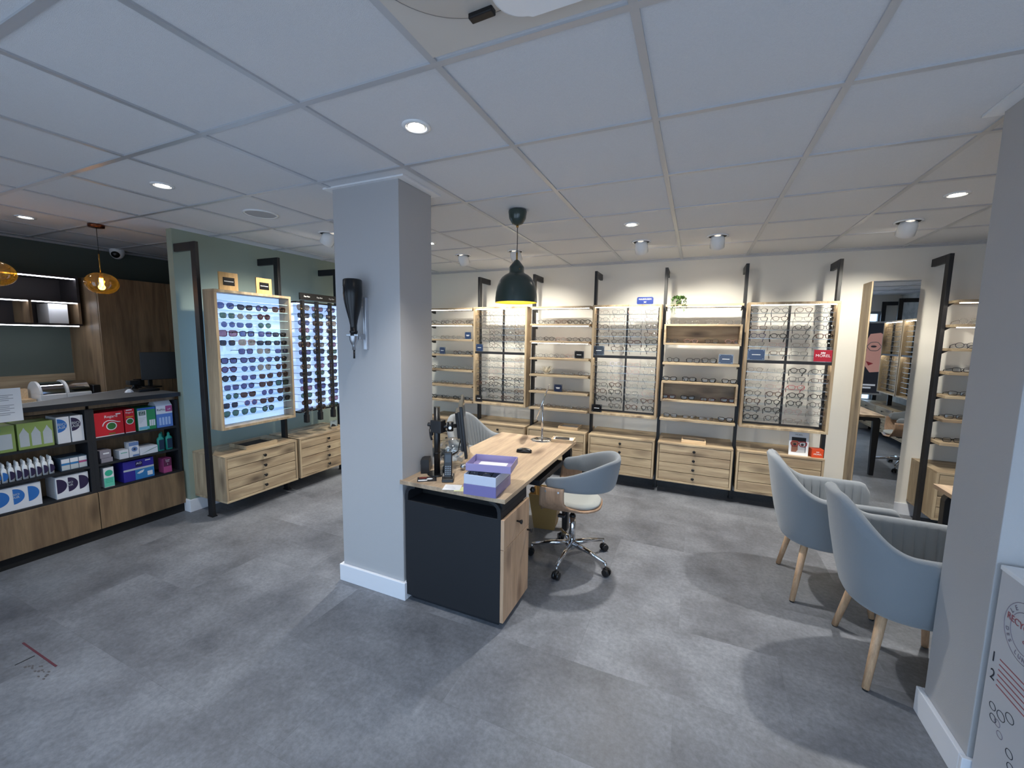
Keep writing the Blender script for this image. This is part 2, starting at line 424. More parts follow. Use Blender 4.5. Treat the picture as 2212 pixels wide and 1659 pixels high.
def bracket(parent, x, z, s):
    obj('bracket', MB().prism([(-.385, z), (-.22, z), (-.22, z-.04), (-.25, z-.04)], 'x', x-.002, x+.002), BLACK, parent)
def shelf(label, X, z, led, w=.342, Y=YB, rz=0, loc=None, group='oak shelves on the back wall'):
    t = thing('wall_shelf', label, 'shelf', loc or (X, Y, 0), rz, group)
    obj('board', MB().box(-w, w, -.425, -.19, z-.022, z), OAKX, t, bevel=.0015)
    for s in (-1, 1):
        obj('bracket', MB().prism([(-.36, z-.0221), (-.19, z-.0221), (-.19, z-.055), (-.24, z-.055)], 'x', s*(w-.003)-.0025, s*(w-.003)+.0025), BLACK, t)
    if led: obj('led_strip', MB().box(-w+.02, w-.02, -.41, -.395, z-.027, z-.0221), LEDM, t)
    return t
P = [-2.478+.718*k for k in range(8)]   # pole positions along the back wall
pn = ['beside the pillar, behind the pendant lamp\'s left', 'behind the dome pendant lamp', 'between the lotus shelf stack and the blue plaque frame', 'right of the blue plaque, beside the hanging plant',
      'right of the plant shelf, left of the red plaque frame', 'at the right top of the red plaque frame', 'right of the tall mirror', 'hidden']
for k in range(7):
    pole('black square wall pole ' + pn[k], (P[k], YB, 0), 0)
for k, (y, n) in enumerate(((2.10, 'left of the bright sunglasses case'), (2.818, 'between the sunglasses case and the sunglasses rack'), (3.536, 'right of the sunglasses rack, near the pillar'))):
    pole('black square pole on the sage wall ' + n, (XG, y, 0), PI/2)
SHZ = [1.921, 1.73, 1.54, 1.35, 1.16, .968, .776]
mid = lambda a, b: (P[a]+P[b])/2
CA, CB, CC = mid(0, 1), mid(2, 3), mid(4, 5)
S0, S2, S4, S7 = P[0]-.359, mid(1, 2), mid(3, 4), P[6]+.359
display_frame('oak display frame below and left of the dome pendant lamp', (CA, YB, 0), 0)
display_frame('oak display frame with a blue plaque on its top', (CB, YB, 0), 0)
display_frame('oak display frame holding the red plaque, left of the mirror', (CC, YB, 0), 0)
drn = [(S0, 'half hidden behind the pillar'), (CA, 'behind the fluted chair and computer monitor'), (S2, 'carrying a pale tray, behind the desk\'s far end'), (CB, 'behind the swivel chair'),
       (S4, 'with four knobs in full view and a pale tray on top'), (CC, 'carrying the portrait card and orange cube'), (S7, 'right of the tall mirror')]
for x, n in drn: drawer_unit('oak four-drawer wall cabinet '+n, (x, YB, 0), 0)
drawer_unit('oak four-drawer cabinet under the bright sunglasses case', (XG, 2.459, 0), PI/2)
drawer_unit('oak four-drawer cabinet under the sunglasses rack by the pillar', (XG, 3.177, 0), PI/2)
for X, n in ((S0, 'stack beside the pillar'), (S2, 'stack right of the pendant lamp'), (S7, 'stack at the right edge')):
    for k, z in enumerate(SHZ):
        shelf('oak shelf, %s from the top of the shelf %s' % (ORD[k], n), X, z, k in ((0, 1, 2) if X == S2 else (0, 1)))
shelf('topmost oak shelf under the hanging green plant', S4, SHZ[0], True)
shelf('oak shelf with the black plaque between two oak box shelves', S4, SHZ[3], False)
shelf('lowest oak shelf in the stack with the two box shelves', S4, SHZ[6]+.008, False)
for z0, z1, n in ((1.525, 1.727, 'upper'), (.958, 1.160, 'lower')):
    t = thing('box_shelf', n+' open oak box shelf in the stack left of the red plaque frame', 'shelf', (S4, YB, 0), 0, 'open oak box shelves')
    w = .342; b = MB().box(-w, w, -.44, -.26, z1-.018, z1).box(-w, w, -.44, -.26, z0, z0+.018)
    b.box(-w, -w+.018, -.4399, -.2601, z0+.018, z1-.018).box(w-.018, w, -.4399, -.2601, z0+.018, z1-.018)
    obj('box', b, OAKX, t, bevel=.0015)
    obj('back_panel', MB().box(-w+.018, w-.018, -.272, -.2602, z0+.018, z1-.018), OAKX, t)
    obj('bracket', MB().box(-w-.001, -w+.03, -.2599, -.22, z1-.03, z1).box(w-.03, w+.001, -.2599, -.22, z1-.03, z1), BLACK, t)

# ------------------------------------------------------------------ eyeglasses
def lens_outline(kind, n=20):
    o = []
    for j in range(n):
        a = 2*PI*j/n; c, s = math.cos(a), math.sin(a)
        if kind == 'round': x, y = .0225*c, .0215*s
        elif kind == 'panto': x, y = .0245*c*(1+.08*s), .0215*s
        elif kind == 'rect':
            x = .0265*math.copysign(abs(c)**.5, c); y = .0165*math.copysign(abs(s)**.6, s)
        elif kind == 'square':
            x = .0255*math.copysign(abs(c)**.55, c)*(1+.07*s); y = .0205*math.copysign(abs(s)**.6, s)
        elif kind == 'cat':
            x = .0265*math.copysign(abs(c)**.7, c)*(1+.12*s); y = .019*math.copysign(abs(s)**.75, s)+max(0, c)*.004*max(0, s+.4)
        elif kind == 'aviator':
            x = .0275*math.copysign(abs(c)**.8, c)*(1+.14*s); y = .0235*s-(.003 if c > 0 else 0)*max(0, -s)
        elif kind == 'hex':
            k = math.cos(PI/6)/math.cos(((a) % (PI/3))-PI/6); x, y = .026*c*k, .0225*s*k
        elif kind == 'shield': x = .031*math.copysign(abs(c)**.5, c); y = .0225*math.copysign(abs(s)**.7, s)*(1-.1*c)
        o.append((x, y))
    return o
LENS = clear('clear_lens', (.95, .96, .96), .05, .03)
RIM = {'black': mat('rim_black', '#141416', .25), 'tortoise': mat('rim_tortoise', '#4a2f22', .25, var=.5, vscale=150), 'gold': mat('rim_gold', '#86683c', .25, .9),
       'silver': mat('rim_silver', '#74767a', .25, .9), 'gunmetal': mat('rim_gunmetal', '#3c3e44', .3, .8), 'crystal': clear('rim_crystal', (.86, .87, .87), .18, .1),
       'blue': mat('rim_blue', '#1f2456', .3), 'red': mat('rim_red', '#a8202a', .3), 'burgundy': mat('rim_burgundy', '#4a1420', .3), 'brown': mat('rim_brown', '#6b4c3a', .3),
       'rose': mat('rim_rose', '#b88a86', .3, .5), 'white': mat('rim_white', '#d9d5e2', .3)}
TINT = {'grey': clear('sun_grey', (.05, .055, .07), .08), 'blue': clear('sun_blue', (.13, .15, .27), .08), 'brown': clear('sun_brown', (.11, .06, .05), .08),
        'green': clear('sun_green', (.09, .16, .12), .08), 'rose': clear('sun_rose', (.34, .18, .22), .08), 'amber': clear('sun_amber', (.36, .26, .18), .08), 'violet': clear('sun_violet', (.13, .12, .22), .08)}
_G = {}
def g_meshes(kind, rim, lens, thick):
    key = (kind, rim, lens, thick)
    if key in _G: return _G[key]
    L = lens_outline(kind); hw = max(p[0] for p in L); r = {'thin': .0012, 'mid': .0021, 'thick': .0031}[thick]
    if lens: L = [(x*1.07, y*1.1) for x, y in L]; hw *= 1.07
    cx = hw+.0085; bot = min(p[1] for p in L)-r; top = max(p[1] for p in L)
    m = MB(); gl = MB()
    for s in (-1, 1):
        pts = [(s*(cx+x), .10*((cx+x)*.9)**2*4, y-bot) for x, y in L]
        m.tube(pts, r, 5, closed=True)
        i = len(gl.v); n = len(pts); c = Vector((s*cx, .10*(cx*.9)**2*4-.0015, -bot)); gl.v += pts+[tuple(Vector(p).lerp(c, .5)+Vector((0, -.0012, 0))) for p in pts]+[tuple(c)]
        for j in range(n):
            gl.face([i+j, i+(j+1) % n, i+n+(j+1) % n, i+n+j], 0, True); gl.face([i+n+j, i+n+(j+1) % n, i+2*n], 0, True)
    by = top*.45-bot
    m.tube([(-.0095, 0, by), (0, -.001, by+.002), (.0095, 0, by)], r*1.15, 5)
    xo = cx+hw; yo = .10*(xo*.9)**2*4; zt = top*.5-bot
    for s in (-1, 1):
        m.tube([(s*(xo-.001), yo, zt), (s*(xo+.003), yo+.001, zt)], r*1.3, 5)
    tm = []
    for s in (-1, 1):
        q = MB(); q.tube([(s*(xo+.003), yo, zt), (s*(xo+.004), yo+.05, zt), (s*(xo+.001), yo+.095, zt-.002), (s*(xo-.004), yo+.115, zt-.012), (s*(xo-.007), yo+.13, zt-.028)],
                         [r*1.2, r*1.1, r*1.2, r*1.6, r*1.4], 5)
        tm.append(q.mesh('temple', RIM[rim]))
    _G[key] = (m.mesh('frame_front', RIM[rim]), gl.mesh('lenses', LENS if lens is None else TINT[lens]), tm)
    return _G[key]
def glasses(label, group, loc, rz=0, kind='panto', rim='black', lens=None, thick='mid', tilt=0.0, parts=True):
    nm = 'sunglasses' if lens else 'eyeglasses'
    fr, gl, tm = g_meshes(kind, rim, lens, thick)
    o = bpy.data.objects.new(nm, fr); COL.objects.link(o); o.location = loc; o.rotation_euler = (tilt, 0, rz)
    tag(o, label, nm, group)
    if parts:
        link(bpy.data.objects.new('lenses', gl), o)
        for q in tm: link(bpy.data.objects.new('temple', q), o)
    return o
KN = {'round': 'round', 'panto': 'rounded', 'rect': 'rectangular', 'square': 'square', 'cat': 'cat-eye', 'aviator': 'aviator', 'hex': 'hexagonal', 'shield': 'shield'}
RN = {'gold': 'gold wire', 'silver': 'silver wire', 'crystal': 'clear'}
def gl_label(kind, rim, where, lens=None):
    a = RN.get(rim, rim)
    return '%s %s %s, %s' % (a, KN[kind], 'sunglasses' if lens else 'glasses', where)
SL = ['leftmost', 'second from left', 'third from left', 'rightmost']
# rows in the three lit frames: per row a style hint  (rim list, thickness), * = plaque covers that slot
A_ROWS = ['g', 'g', 'g', 'k', 'k', '*k', 'l', 'l', 'l', 'K', 'K', 'K', '*K']
B_ROWS = ['b', 'b', 'k', 'k', 'K', '*k', 'c', 'l', 'l', 'K.l', 'K.l', 'K', '*KO']
C_ROWS = ['k', 'k', 'k', 'K', 'l', '*k*', 'l.K', 'l.k', 'l.k', 'K', 'KO', 'K.l', 'KO.l']
STY = {'g': [('gold', 'thin'), ('silver', 'thin'), ('gold', 'thin')], 'k': [('black', 'mid'), ('gunmetal', 'mid'), ('tortoise', 'mid'), ('black', 'thin')],
       'l': [('silver', 'thin'), ('rose', 'thin'), ('brown', 'thin'), ('crystal', 'mid')], 'K': [('black', 'thick'), ('black', 'mid'), ('tortoise', 'thick'), ('black', 'thick')],
       'b': [('brown', 'thin'), ('gunmetal', 'thin'), ('rose', 'thin'), ('black', 'thin')], 'c': [('crystal', 'mid'), ('white', 'mid'), ('rose', 'thin')], 'O': [('black', 'thick')]}
def fill_frame(X, rows, nm, grp, Y=YB, rz=0, out=-.43):
    for r, (z, code) in enumerate(zip(FROWS, rows)):
        skip = []
        if code.startswith('*'): skip.append(0); code = code[1:]
        if code.endswith('*'): skip.append(3); code = code[:-1]
        halves = code.split('.')
        for c in range(4):
            if c in skip: continue
            cd = halves[0] if (c < 2 or len(halves) == 1) else halves[1]
            kind = random.choice(['panto', 'square', 'panto', 'rect', 'cat', 'hex'])
            if 'O' in cd: kind = 'round'; cd = cd.replace('O', '')
            rim, th = STY[cd[0]][(c+r) % len(STY[cd[0]])]
            if nm == 'red plaque frame' and r == 8 and c == 2: rim, th, kind = 'red', 'mid', 'cat'
            if nm == 'red plaque frame' and r == 3 and c == 0: rim, th, kind = 'blue', 'mid', 'panto'
            x = [-.245, -.083, .088, .25][c]+random.uniform(-.006, .006)
            M = Matrix.Rotation(rz, 4, 'Z') @ Vector((x, out, 0))
            glasses(gl_label(kind, rim, '%s in row %s of the %s' % (SL[c], ORD[r], nm)), grp, (X+M.x, Y+M.y, z+.003), rz+random.uniform(-.05, .05), kind, rim, None, th, -.30)
fill_frame(CA, A_ROWS, 'pendant lamp frame', 'glasses in the frame by the pendant lamp')
fill_frame(CB, B_ROWS, 'blue plaque frame', 'glasses in the frame under the blue plaque')
fill_frame(CC, C_ROWS, 'red plaque frame', 'glasses in the frame with the red plaque')
def fill_shelf(X, z, items, nm, grp, y=-.36):
    """items: (x offset, kind, rim, thick)"""
    for k, (dx, kind, rim, th) in enumerate(items):
        glasses(gl_label(kind, rim, '%s from left on the %s' % (ORD[k], nm)), grp, (X+dx, YB+y+random.uniform(-.01, .01), z+.001), random.uniform(-.12, .12), kind, rim, None, th, -.12)
def row(n, kinds, styles, x0=-.27, x1=.27, skip=()):
    o = []
    for k in range(n):
        if k in skip: continue
        x = x0+(x1-x0)*k/max(1, n-1)
        rim, th = styles[k % len(styles)]
        o.append((x, kinds[k % len(kinds)], rim, th))
    return o
K_, Kk, L_ = [('black', 'mid'), ('gunmetal', 'mid'), ('tortoise', 'mid')], [('black', 'thick'), ('black', 'mid')], [('silver', 'thin'), ('gold', 'thin'), ('crystal', 'mid')]
gr = 'glasses on the shelves by the pillar'
for k, r in enumerate((row(4, ['panto', 'round'], K_), row(3, ['panto', 'square'], L_, x1=.08), row(4, ['round', 'panto'], K_, skip=(1,)), row(4, ['round', 'panto'], [('black', 'mid')]+L_),
                       row(4, ['rect', 'panto'], L_), row(4, ['panto', 'square'], Kk))):
    fill_shelf(S0, SHZ[k+1], r, 'shelf %s in the pillar-side stack' % ORD[k+1], gr)
gr = 'glasses on the shelves right of the pendant lamp'
for k, r in enumerate((row(5, ['panto', 'square', 'panto', 'hex', 'round'], [('gunmetal', 'mid'), ('black', 'mid'), ('brown', 'mid'), ('black', 'thick'), ('black', 'thick')]),
                       row(5, ['round', 'panto', 'round', 'hex', 'hex'], [('gunmetal', 'thin'), ('black', 'mid'), ('rose', 'thin'), ('gunmetal', 'mid'), ('black', 'mid')]),
                       row(4, ['panto'], [('black', 'thin'), ('gunmetal', 'thin'), ('silver', 'thin'), ('rose', 'thin')], x1=.12),
                       row(4, ['rect', 'panto'], L_, skip=(1,)), row(4, ['rect'], L_, skip=(1, 3)), row(4, ['rect', 'panto'], L_))):
    fill_shelf(S2, SHZ[k+1], r, 'shelf %s in the lotus ornament stack' % ORD[k+1], gr)
gr = 'glasses on the shelves with two box shelves'
fill_shelf(S4, 1.727, row(4, ['panto', 'rect'], [('crystal', 'mid')]), 'upper box shelf lid', gr)
fill_shelf(S4, 1.543, row(4, ['panto', 'hex'], [('gunmetal', 'thin'), ('rose', 'thin'), ('black', 'thin'), ('rose', 'thin')]), 'floor of the upper box shelf', gr, -.37)
fill_shelf(S4, 1.35, [(-.25, 'round', 'black', 'mid'), (-.06, 'square', 'gunmetal', 'mid'), (.08, 'aviator', 'black', 'mid')], 'shelf between the box shelves', gr)
fill_shelf(S4, 1.160, row(4, ['cat', 'square', 'cat'], [('black', 'thick')]), 'lower box shelf lid', gr)
fill_shelf(S4, .976, row(4, ['cat', 'cat', 'rect'], [('burgundy', 'thick'), ('black', 'thick'), ('burgundy', 'mid')]), 'floor of the lower box shelf', gr, -.37)
fill_shelf(S4, SHZ[6]+.008, [(-.245, 'cat', 'black', 'mid'), (-.06, 'rect', 'gold', 'thin'), (.09, 'rect', 'silver', 'thin'), (.26, 'cat', 'black', 'thick')], 'lowest shelf under the box shelves', gr)
gr = 'glasses on the shelves at the right edge'
for k, (a, b) in enumerate((('crystal', 'gunmetal'), ('gunmetal', 'black'), ('black', 'black'), ('black', 'tortoise'), ('black', 'black'), ('black', 'brown'))):
    fill_shelf(S7, SHZ[k+1], row(3, ['panto', 'rect'] if k < 2 else ['rect', 'square'], [(a, 'mid'), (b, 'mid')], x0=-.24, x1=.2), 'shelf %s right of the mirror' % ORD[k+1], gr)
# ------------------------------------------------------------------ sunglasses case on the sage wall
LBOX = mat('lightbox_panel', '#c8d8ee', .4, emit='#9dc2ff', estr=1.0)
R90 = PI/2
YS, YR = 2.459, 3.177
t = thing('sunglasses_case', 'oak framed lightbox case full of sunglasses on the sage wall', 'display case', (XG, YS, 0), R90)
w, th = .345, .022
b = MB().box(-w, w, -.45, -.30, 1.925-th, 1.925).box(-w, w, -.45, -.30, .765, .765+th)
b.box(-w, -w+th, -.4499, -.3001, .765+th, 1.925-th).box(w-th, w, -.4499, -.3001, .765+th, 1.925-th)
obj('frame', b, OAKZ, t, bevel=.0015)
obj('light_panel', MB().box(-w+th, w-th, -.312, -.302, .765+th, 1.925-th), LBOX, t)
SROW = [1.845-.0755*k for k in range(14)]
GSH = clear('glass_shelf', (.86, .95, .97), .12)
GEDGE = mat('glass_edge', '#bfe6ea', .15)
for z in SROW:
    obj('glass_shelf', MB().box(-w+th, w-th, -.425, -.3125, z-.004, z, 0).box(-w+th, w-th, -.4259, -.4251, z-.004, z, 1), [GSH, GEDGE], t)
SUN = [  # kind rim lens per slot, None = empty
 ['aviator gold blue', 'cat black grey', 'round black violet', 'square tortoise brown'],
 ['square silver green', 'hex gold amber', 'round burgundy brown', None],
 ['round crystal blue', 'cat silver blue', 'panto crystal green', None],
 ['shield burgundy rose', 'square black blue', 'square blue violet', 'rect black grey'],
 ['square silver grey', 'shield rose amber', 'rect black grey', 'rect black grey'],
 [None, 'square gunmetal violet', 'square gold amber', 'rect gunmetal violet'],
 ['square black violet', 'cat black violet', 'hex gunmetal violet', 'hex black grey'],
 ['panto burgundy violet', 'panto gold blue', 'aviator gold amber', 'round tortoise brown'],
 ['round black grey', 'cat gold violet', 'cat gold brown', 'round tortoise brown'],
 ['square silver violet', 'panto gunmetal violet', 'cat tortoise brown', 'square black green'],
 ['round silver green', 'cat tortoise brown', 'round gold violet', 'cat tortoise brown'],
 ['square gold grey', 'round rose violet', 'cat tortoise brown', 'hex black grey'],
 ['aviator gold green', 'aviator silver green', 'round black green', None]]
for r, rowi in enumerate(SUN):
    for c, it in enumerate(rowi):
        if not it: continue
        kind, rim, lens = it.split()
        x = [-.235, -.08, .085, .245][c]+random.uniform(-.012, .012)
        thk = 'thick' if rim in ('black', 'tortoise', 'burgundy') else 'thin' if rim in ('gold', 'silver') else 'mid'
        glasses(gl_label(kind, rim, '%s in row %s of the lightbox case' % (SL[c], ORD[r]), lens), 'sunglasses in the lightbox case', (XG+.425-.01, YS+x, SROW[r+1]+.001), R90+random.uniform(-.08, .08), kind, rim, lens, thk)
# rack with black posts
t = thing('sunglasses_rack', 'black post rack of sunglasses before a lit panel by the pillar', 'rack', (XG, YR, 0), R90)
obj('light_panel', MB().box(-.335, .335, -.312, -.30, .80, 1.90), LBOX, t)
obj('top_rail', MB().box(-.33, .34, -.47, -.455, 1.875, 1.89).box(-.33, -.315, -.46, -.30, 1.875, 1.89), BLACK, t)
obj('bottom_rail', MB().box(-.34, .34, -.47, -.455, .80, .815).box(-.34, -.325, -.46, -.30, .80, .815).box(.325, .34, -.46, -.30, .80, .815), BLACK, t)
PX = [-.30+.165*k for k in range(5)]
for k, x in enumerate(PX[:4]):
    xx = x+.02
    pst = obj('post', MB().box(xx-.012, xx+.012, -.505, -.47, .72, 1.90).box(xx-.016, xx+.016, -.51, -.465, .70, .78), BLACK, t)
    pg = MB()
    for r in range(15):
        z = 1.82-.071*r
        pg.box(xx-.008, xx+.016, -.52, -.505, z-.012, z-.004)
    obj('peg_row', pg, ACRY, pst)
sg = thing('header_sign', 'long black brand header sign above the sunglasses rack', 'sign', (XG, YR, 0), R90)
obj('board', MB().box(-.30, .30, -.49, -.47, 1.905, 1.972), BLKP, sg, bevel=.001)
for k in range(4): text('Ray-Ban', .021, mat('sign_white', '#f4f4f4', .6), sg, (-.225+.15*k, -.4906, 1.94), FY)
RK = ['amber', 'grey', 'blue', 'rose', 'green', 'brown', 'violet', 'grey']
for c in range(4):
    for r in range(15):
        kind = ['aviator', 'panto', 'cat', 'square', 'round'][(c*2+r*3) % 5]; rim = ['gold', 'black', 'black', 'tortoise', 'silver'][(c+r) % 5]; lens = RK[(c*3+r) % 8]
        glasses(gl_label(kind, rim, '%s down post %s of the black rack' % (ORD[r], ORD[c]), lens), 'sunglasses on the black post rack', (XG+.50, YR+PX[c]+.02, 1.80-.071*r), R90+.05*(c-1), kind, rim, lens, 'mid')
# plaques on top of the case
def plaque(label, w, h, loc, rz, body, txt=None, ts=.014, tcol='#f2f2f2', d=.012, tilt=0.0, border=None, bars=1, name='brand_plaque', bolts=True, group=None):
    t = thing(name, label, 'sign', loc, rz, group)
    if tilt: t.rotation_euler[0] = tilt
    tm = mat('print_'+tcol, tcol, .6)
    if border:
        obj('backing', MB().box(-w/2, w/2, 0, d, 0, h), border, t, bevel=.001)
        obj('face', MB().box(-w*.30, w*.30, -.003, 0, h*.28, h*.72), body, t)
        fy = -.0033
    else:
        obj('block', MB().box(-w/2, w/2, 0, d, 0, h), ACRY, t)
        obj('face', MB().box(-w*.47, w*.47, -.0022, -.0002, h*.04, h*.96), body, t)
        if bolts:
            q = MB()
            for sx in (-1, 1):
                for z in (h*.12, h*.88): q.cyl((sx*w*.40, -.0022, z), (sx*w*.40, -.0045, z), .0028, n=10)
            obj('screws', q, STEEL, t)
        fy = -.0026
    if txt:
        for k, s in enumerate(txt.split('|')):
            text(s, ts, tm, t, (0, fy, h*.5+(len(txt.split('|'))-1)*ts*.6-k*ts*1.2), FY)
    else:
        q = MB()
        for k in range(bars):
            n = 7; tw = w*.5*(1-.2*k)
            for j in range(n): q.box(-tw/2+tw*j/n, -tw/2+tw*(j+.82)/n, fy-.0004, fy, h*.5-.003-k*.009+(bars-1)*.005, h*.5+.003-k*.009+(bars-1)*.005)
        obj('lettering', q, tm, t)
    return t
NAVY = mat('plaque_navy', '#16213c', .2, coat=.5); RED = mat('plaque_red', '#a81228', .3); ROYAL = mat('plaque_royal', '#132c74', .35, coat=.2)
BP = mat('plaque_black', '#141417', .2, coat=.5)
BLUEP = mat('plaque_blue_grey', '#263759', .25, coat=.3)
OAKP = wood('plaque_oak', '#b98d54', '#d3ab70', '#8a6233', axis='Z', knots=False)
plaque('left of two oak framed plaques standing on the lightbox case', .155, .145, (XG+.42, 2.255, 1.926), R90, BP, border=OAKP, tilt=0)
plaque('right of two oak framed plaques standing on the lightbox case', .145, .14, (XG+.42, 2.565, 1.926), R90, BP, border=OAKP)
pg = 'brand plaques on the back wall displays'
SH = lambda X, dx, z, y=-.40: (X+dx, YB+y, z+.0005)
plaque('navy plaque at the right end of the shelf left of the pendant frame', .088, .088, SH(S0, .27, 1.543), 0, BLUEP, bars=2, group=pg)
plaque('black plaque on the fourth shelf beside the pillar', .085, .085, SH(S0, -.10, 1.353), 0, NAVY, group=pg)
plaque('blue grey plaque on the middle bar of the pendant lamp frame', .095, .09, SH(CA, -.265, 1.40, -.44), 0, BLUEP, group=pg)
plaque('small black plaque at the bottom left of the pendant lamp frame', .09, .085, SH(CA, -.27, .788, -.44), 0, BP, group=pg)
plaque('black plaque on the fourth shelf right of the pendant lamp', .105, .085, SH(S2, .23, 1.353), 0, BP, group=pg)
plaque('dark blue plaque on the shelf above the desk mirror', .098, .085, SH(S2, -.0, .972), 0, NAVY, bars=2, group=pg)
plaque('black plaque on the middle bar of the blue plaque frame', .115, .1, SH(CB, -.265, 1.40, -.44), 0, BP, bars=1, group=pg)
plaque('black plaque at the bottom left of the blue plaque frame', .11, .085, SH(CB, -.265, .788, -.44), 0, BP, group=pg)
plaque('navy plaque at the right end of the shelf between box shelves', .125, .09, SH(S4, .225, 1.353), 0, NAVY, group=pg)
plaque('navy plaque on the middle bar of the red plaque frame', .14, .1, SH(CC, -.25, 1.40, -.44), 0, BLUEP, group=pg)
p = plaque('bright red plaque with a white crown, left of the mirror', .14, .11, SH(CC, .255, 1.40, -.44), 0, RED, txt='MOREL', ts=.034, group=pg, bolts=False)
WP = mat('print_white', '#f2f2f2', .6)
obj('crown_mark', MB().box(-.016, .016, -.0032, -.0026, .074, .078).prism([(-.018, .079), (-.012, .088), (-.006, .081), (0, .090), (.006, .081), (.012, .088), (.018, .079)], 'y', -.0032, -.0026), WP, p)
t = thing('brand_plaque', 'royal blue plaque with a white star on a display frame', 'sign', (CB+.235-.06, YB-.40, 1.9255), 0, pg)
q = MB(); pts = []
for cx, cz, a0 in ((.064, .060, 0), (-.064, .060, 90), (-.064, .016, 180), (.064, .016, 270)):
    for a in (0, 30, 60, 90): pts.append((cx+.016*math.cos(math.radians(a0+a)), cz+.016*math.sin(math.radians(a0+a))))
obj('block', q.prism(pts, 'y', 0, .014), ROYAL, t, bevel=.001)
text('MAUBOUSSIN', .020, WP, t, (0, -.0006, .053), FY)
obj('star_mark', MB().prism([(-.016, .034), (-.004, .029), (0, .033), (.004, .029), (.016, .034), (.007, .026), (.012, .014), (0, .022), (-.012, .014), (-.007, .026)], 'y', -.0012, -.0002), WP, t)

# trays, lotus, plant, portrait card, cube
def tray(label, loc, rz, w, d, h, wm, inner, group=None):
    t = thing('tray', label, 'tray', loc, rz, group); q = .012
    b = MB().box(-w/2, w/2, -d/2, -d/2+q, 0, h).box(-w/2, w/2, d/2-q, d/2, 0, h).box(-w/2, -w/2+q, -d/2+q, d/2-q, 0, h).box(w/2-q, w/2, -d/2+q, d/2-q, 0, h)
    obj('rim', b, wm, t, bevel=.001); obj('lining', MB().box(-w/2+q, w/2-q, -d/2+q, d/2-q, 0, h*.35), inner, t)
    return t
PALE = wood('pale_wood', '#d3b48c', '#e4caa6', '#b8976d', axis='X', knots=False)
FELT = mat('felt_grey_light', '#c9cbd0', .9); FELTD = mat('felt_dark', '#3a322c', .9)
tray('pale wooden tray with light lining behind the swivel chair\'s left', (S2+.11, YB-.25, .5405), 0, .23, .19, .03, PALE, FELT)
tray('pale wooden tray on the cabinet under the box shelves', (S4-.01, YB-.31, .5405), 0, .225, .15, .033, PALE, FELT)
tray('wooden tray with dark lining under the lightbox case', (XG+.27, 2.49, .5405), R90, .30, .24, .032, wood('tray_oak', *OAKC, axis='X', scale=1.3, knots=False), FELTD)
LOT = mat('porcelain_cream', '#ece3cf', .35, coat=.4)
t = thing('lotus_ornament', 'cream porcelain lotus ornament on the fifth shelf by the lamp', 'ornament', (S2-.16, YB-.34, 1.1605))
obj('cup', MB().lathe([(.0, 0), (.028, 0), (.034, .008), (.03, .016), (0, .014)], n=16), LOT, t)
for ringn, (n, tl, ln) in enumerate(((10, 1.0, .085), (8, .62, .08), (5, .3, .07))):
    for k in range(n):
        a = 2*PI*k/n+ringn*.35; rs = []
        for s in (0, .25, .5, .75, 1):
            wd = .015*math.sin(PI*min(1, .15+s*.85))+.0008; rr = .012+ln*math.sin(tl)*s; zz = .012+ln*math.cos(tl)*(s+.25*s*s)
            c = Vector((rr*math.cos(a), rr*math.sin(a), zz)); tn = Vector((-math.sin(a), math.cos(a), 0)); nn = Vector((math.cos(a), math.sin(a), -.4))
            rs.append([c+tn*wd, c+nn*.002, c-tn*wd, c-nn*.002])
        obj('petal', MB().rings(rs), LOT, t)
LEAF = mat('leaf_green', '#4b6b34', .5, var=.3, vscale=90)
t = thing('hanging_plant', 'small green trailing plant hanging from the shelf beside the pole', 'plant', (P[3]+.135, YB-.36, 1.9215))
obj('pot', MB().lathe([(0, 0), (.022, 0), (.026, .04), (.022, .04), (.019, .01), (0, .01)], n=16), mat('pot_moss', '#47523a', .8), t)
for k in range(16):
    a = 2*PI*k/16+.2; L = random.uniform(.05, .13); front = math.sin(a) < .2
    if not front: L = .05
    path = [Vector((0, 0, .045)), Vector((.03*math.cos(a), .03*math.sin(a), .075)), Vector((.06*math.cos(a), .065*math.sin(a)-.02, .06))]
    if front:
        path += [path[-1]+Vector((.004*math.cos(a), -.03 if path[-1].y > -.07 else -.01, -.035)), ]
        path += [path[-1]+Vector((random.uniform(-.01, .01), -.008, -L))]
    st = obj('stem', MB().tube(path, .0012, 5), LEAF, t)
    lf = MB()
    for i in range(len(path)-1):
        for s in range(7):
            p0 = path[i].lerp(path[i+1], s/7)
            d = Vector((random.uniform(-1, 1), random.uniform(-1, 1), random.uniform(-.4, .8))).normalized(); sd = d.cross(Vector((0, 0, 1))).normalized()*.0075
            tip = p0+d*.026; md = p0+d*.012
            j = len(lf.v); lf.v += [tuple(p0), tuple(md+sd+Vector((0, 0, .001))), tuple(tip), tuple(md-sd+Vector((0, 0, .001)))]; lf.face([j, j+1, j+2, j+3])
    obj('leaf_row', lf, LEAF, st, recalc=False)
t = thing('portrait_card', 'white standing card with a red-glasses portrait on the cabinet', 'sign', (CC+.15, YB-.40, .5405))
t.rotation_euler = (-.12, 0, 0)
SKINA = mat('print_skin', '#8a5a46', .6); PGREY = mat('print_grey', '#b3b3b6', .6); PDARK = mat('print_dark', '#1d1b1d', .6); PMID = mat('print_midgrey', '#6c6c70', .6)
obj('card', MB().box(-.075, .075, 0, .004, 0, .215), PAPER, t)
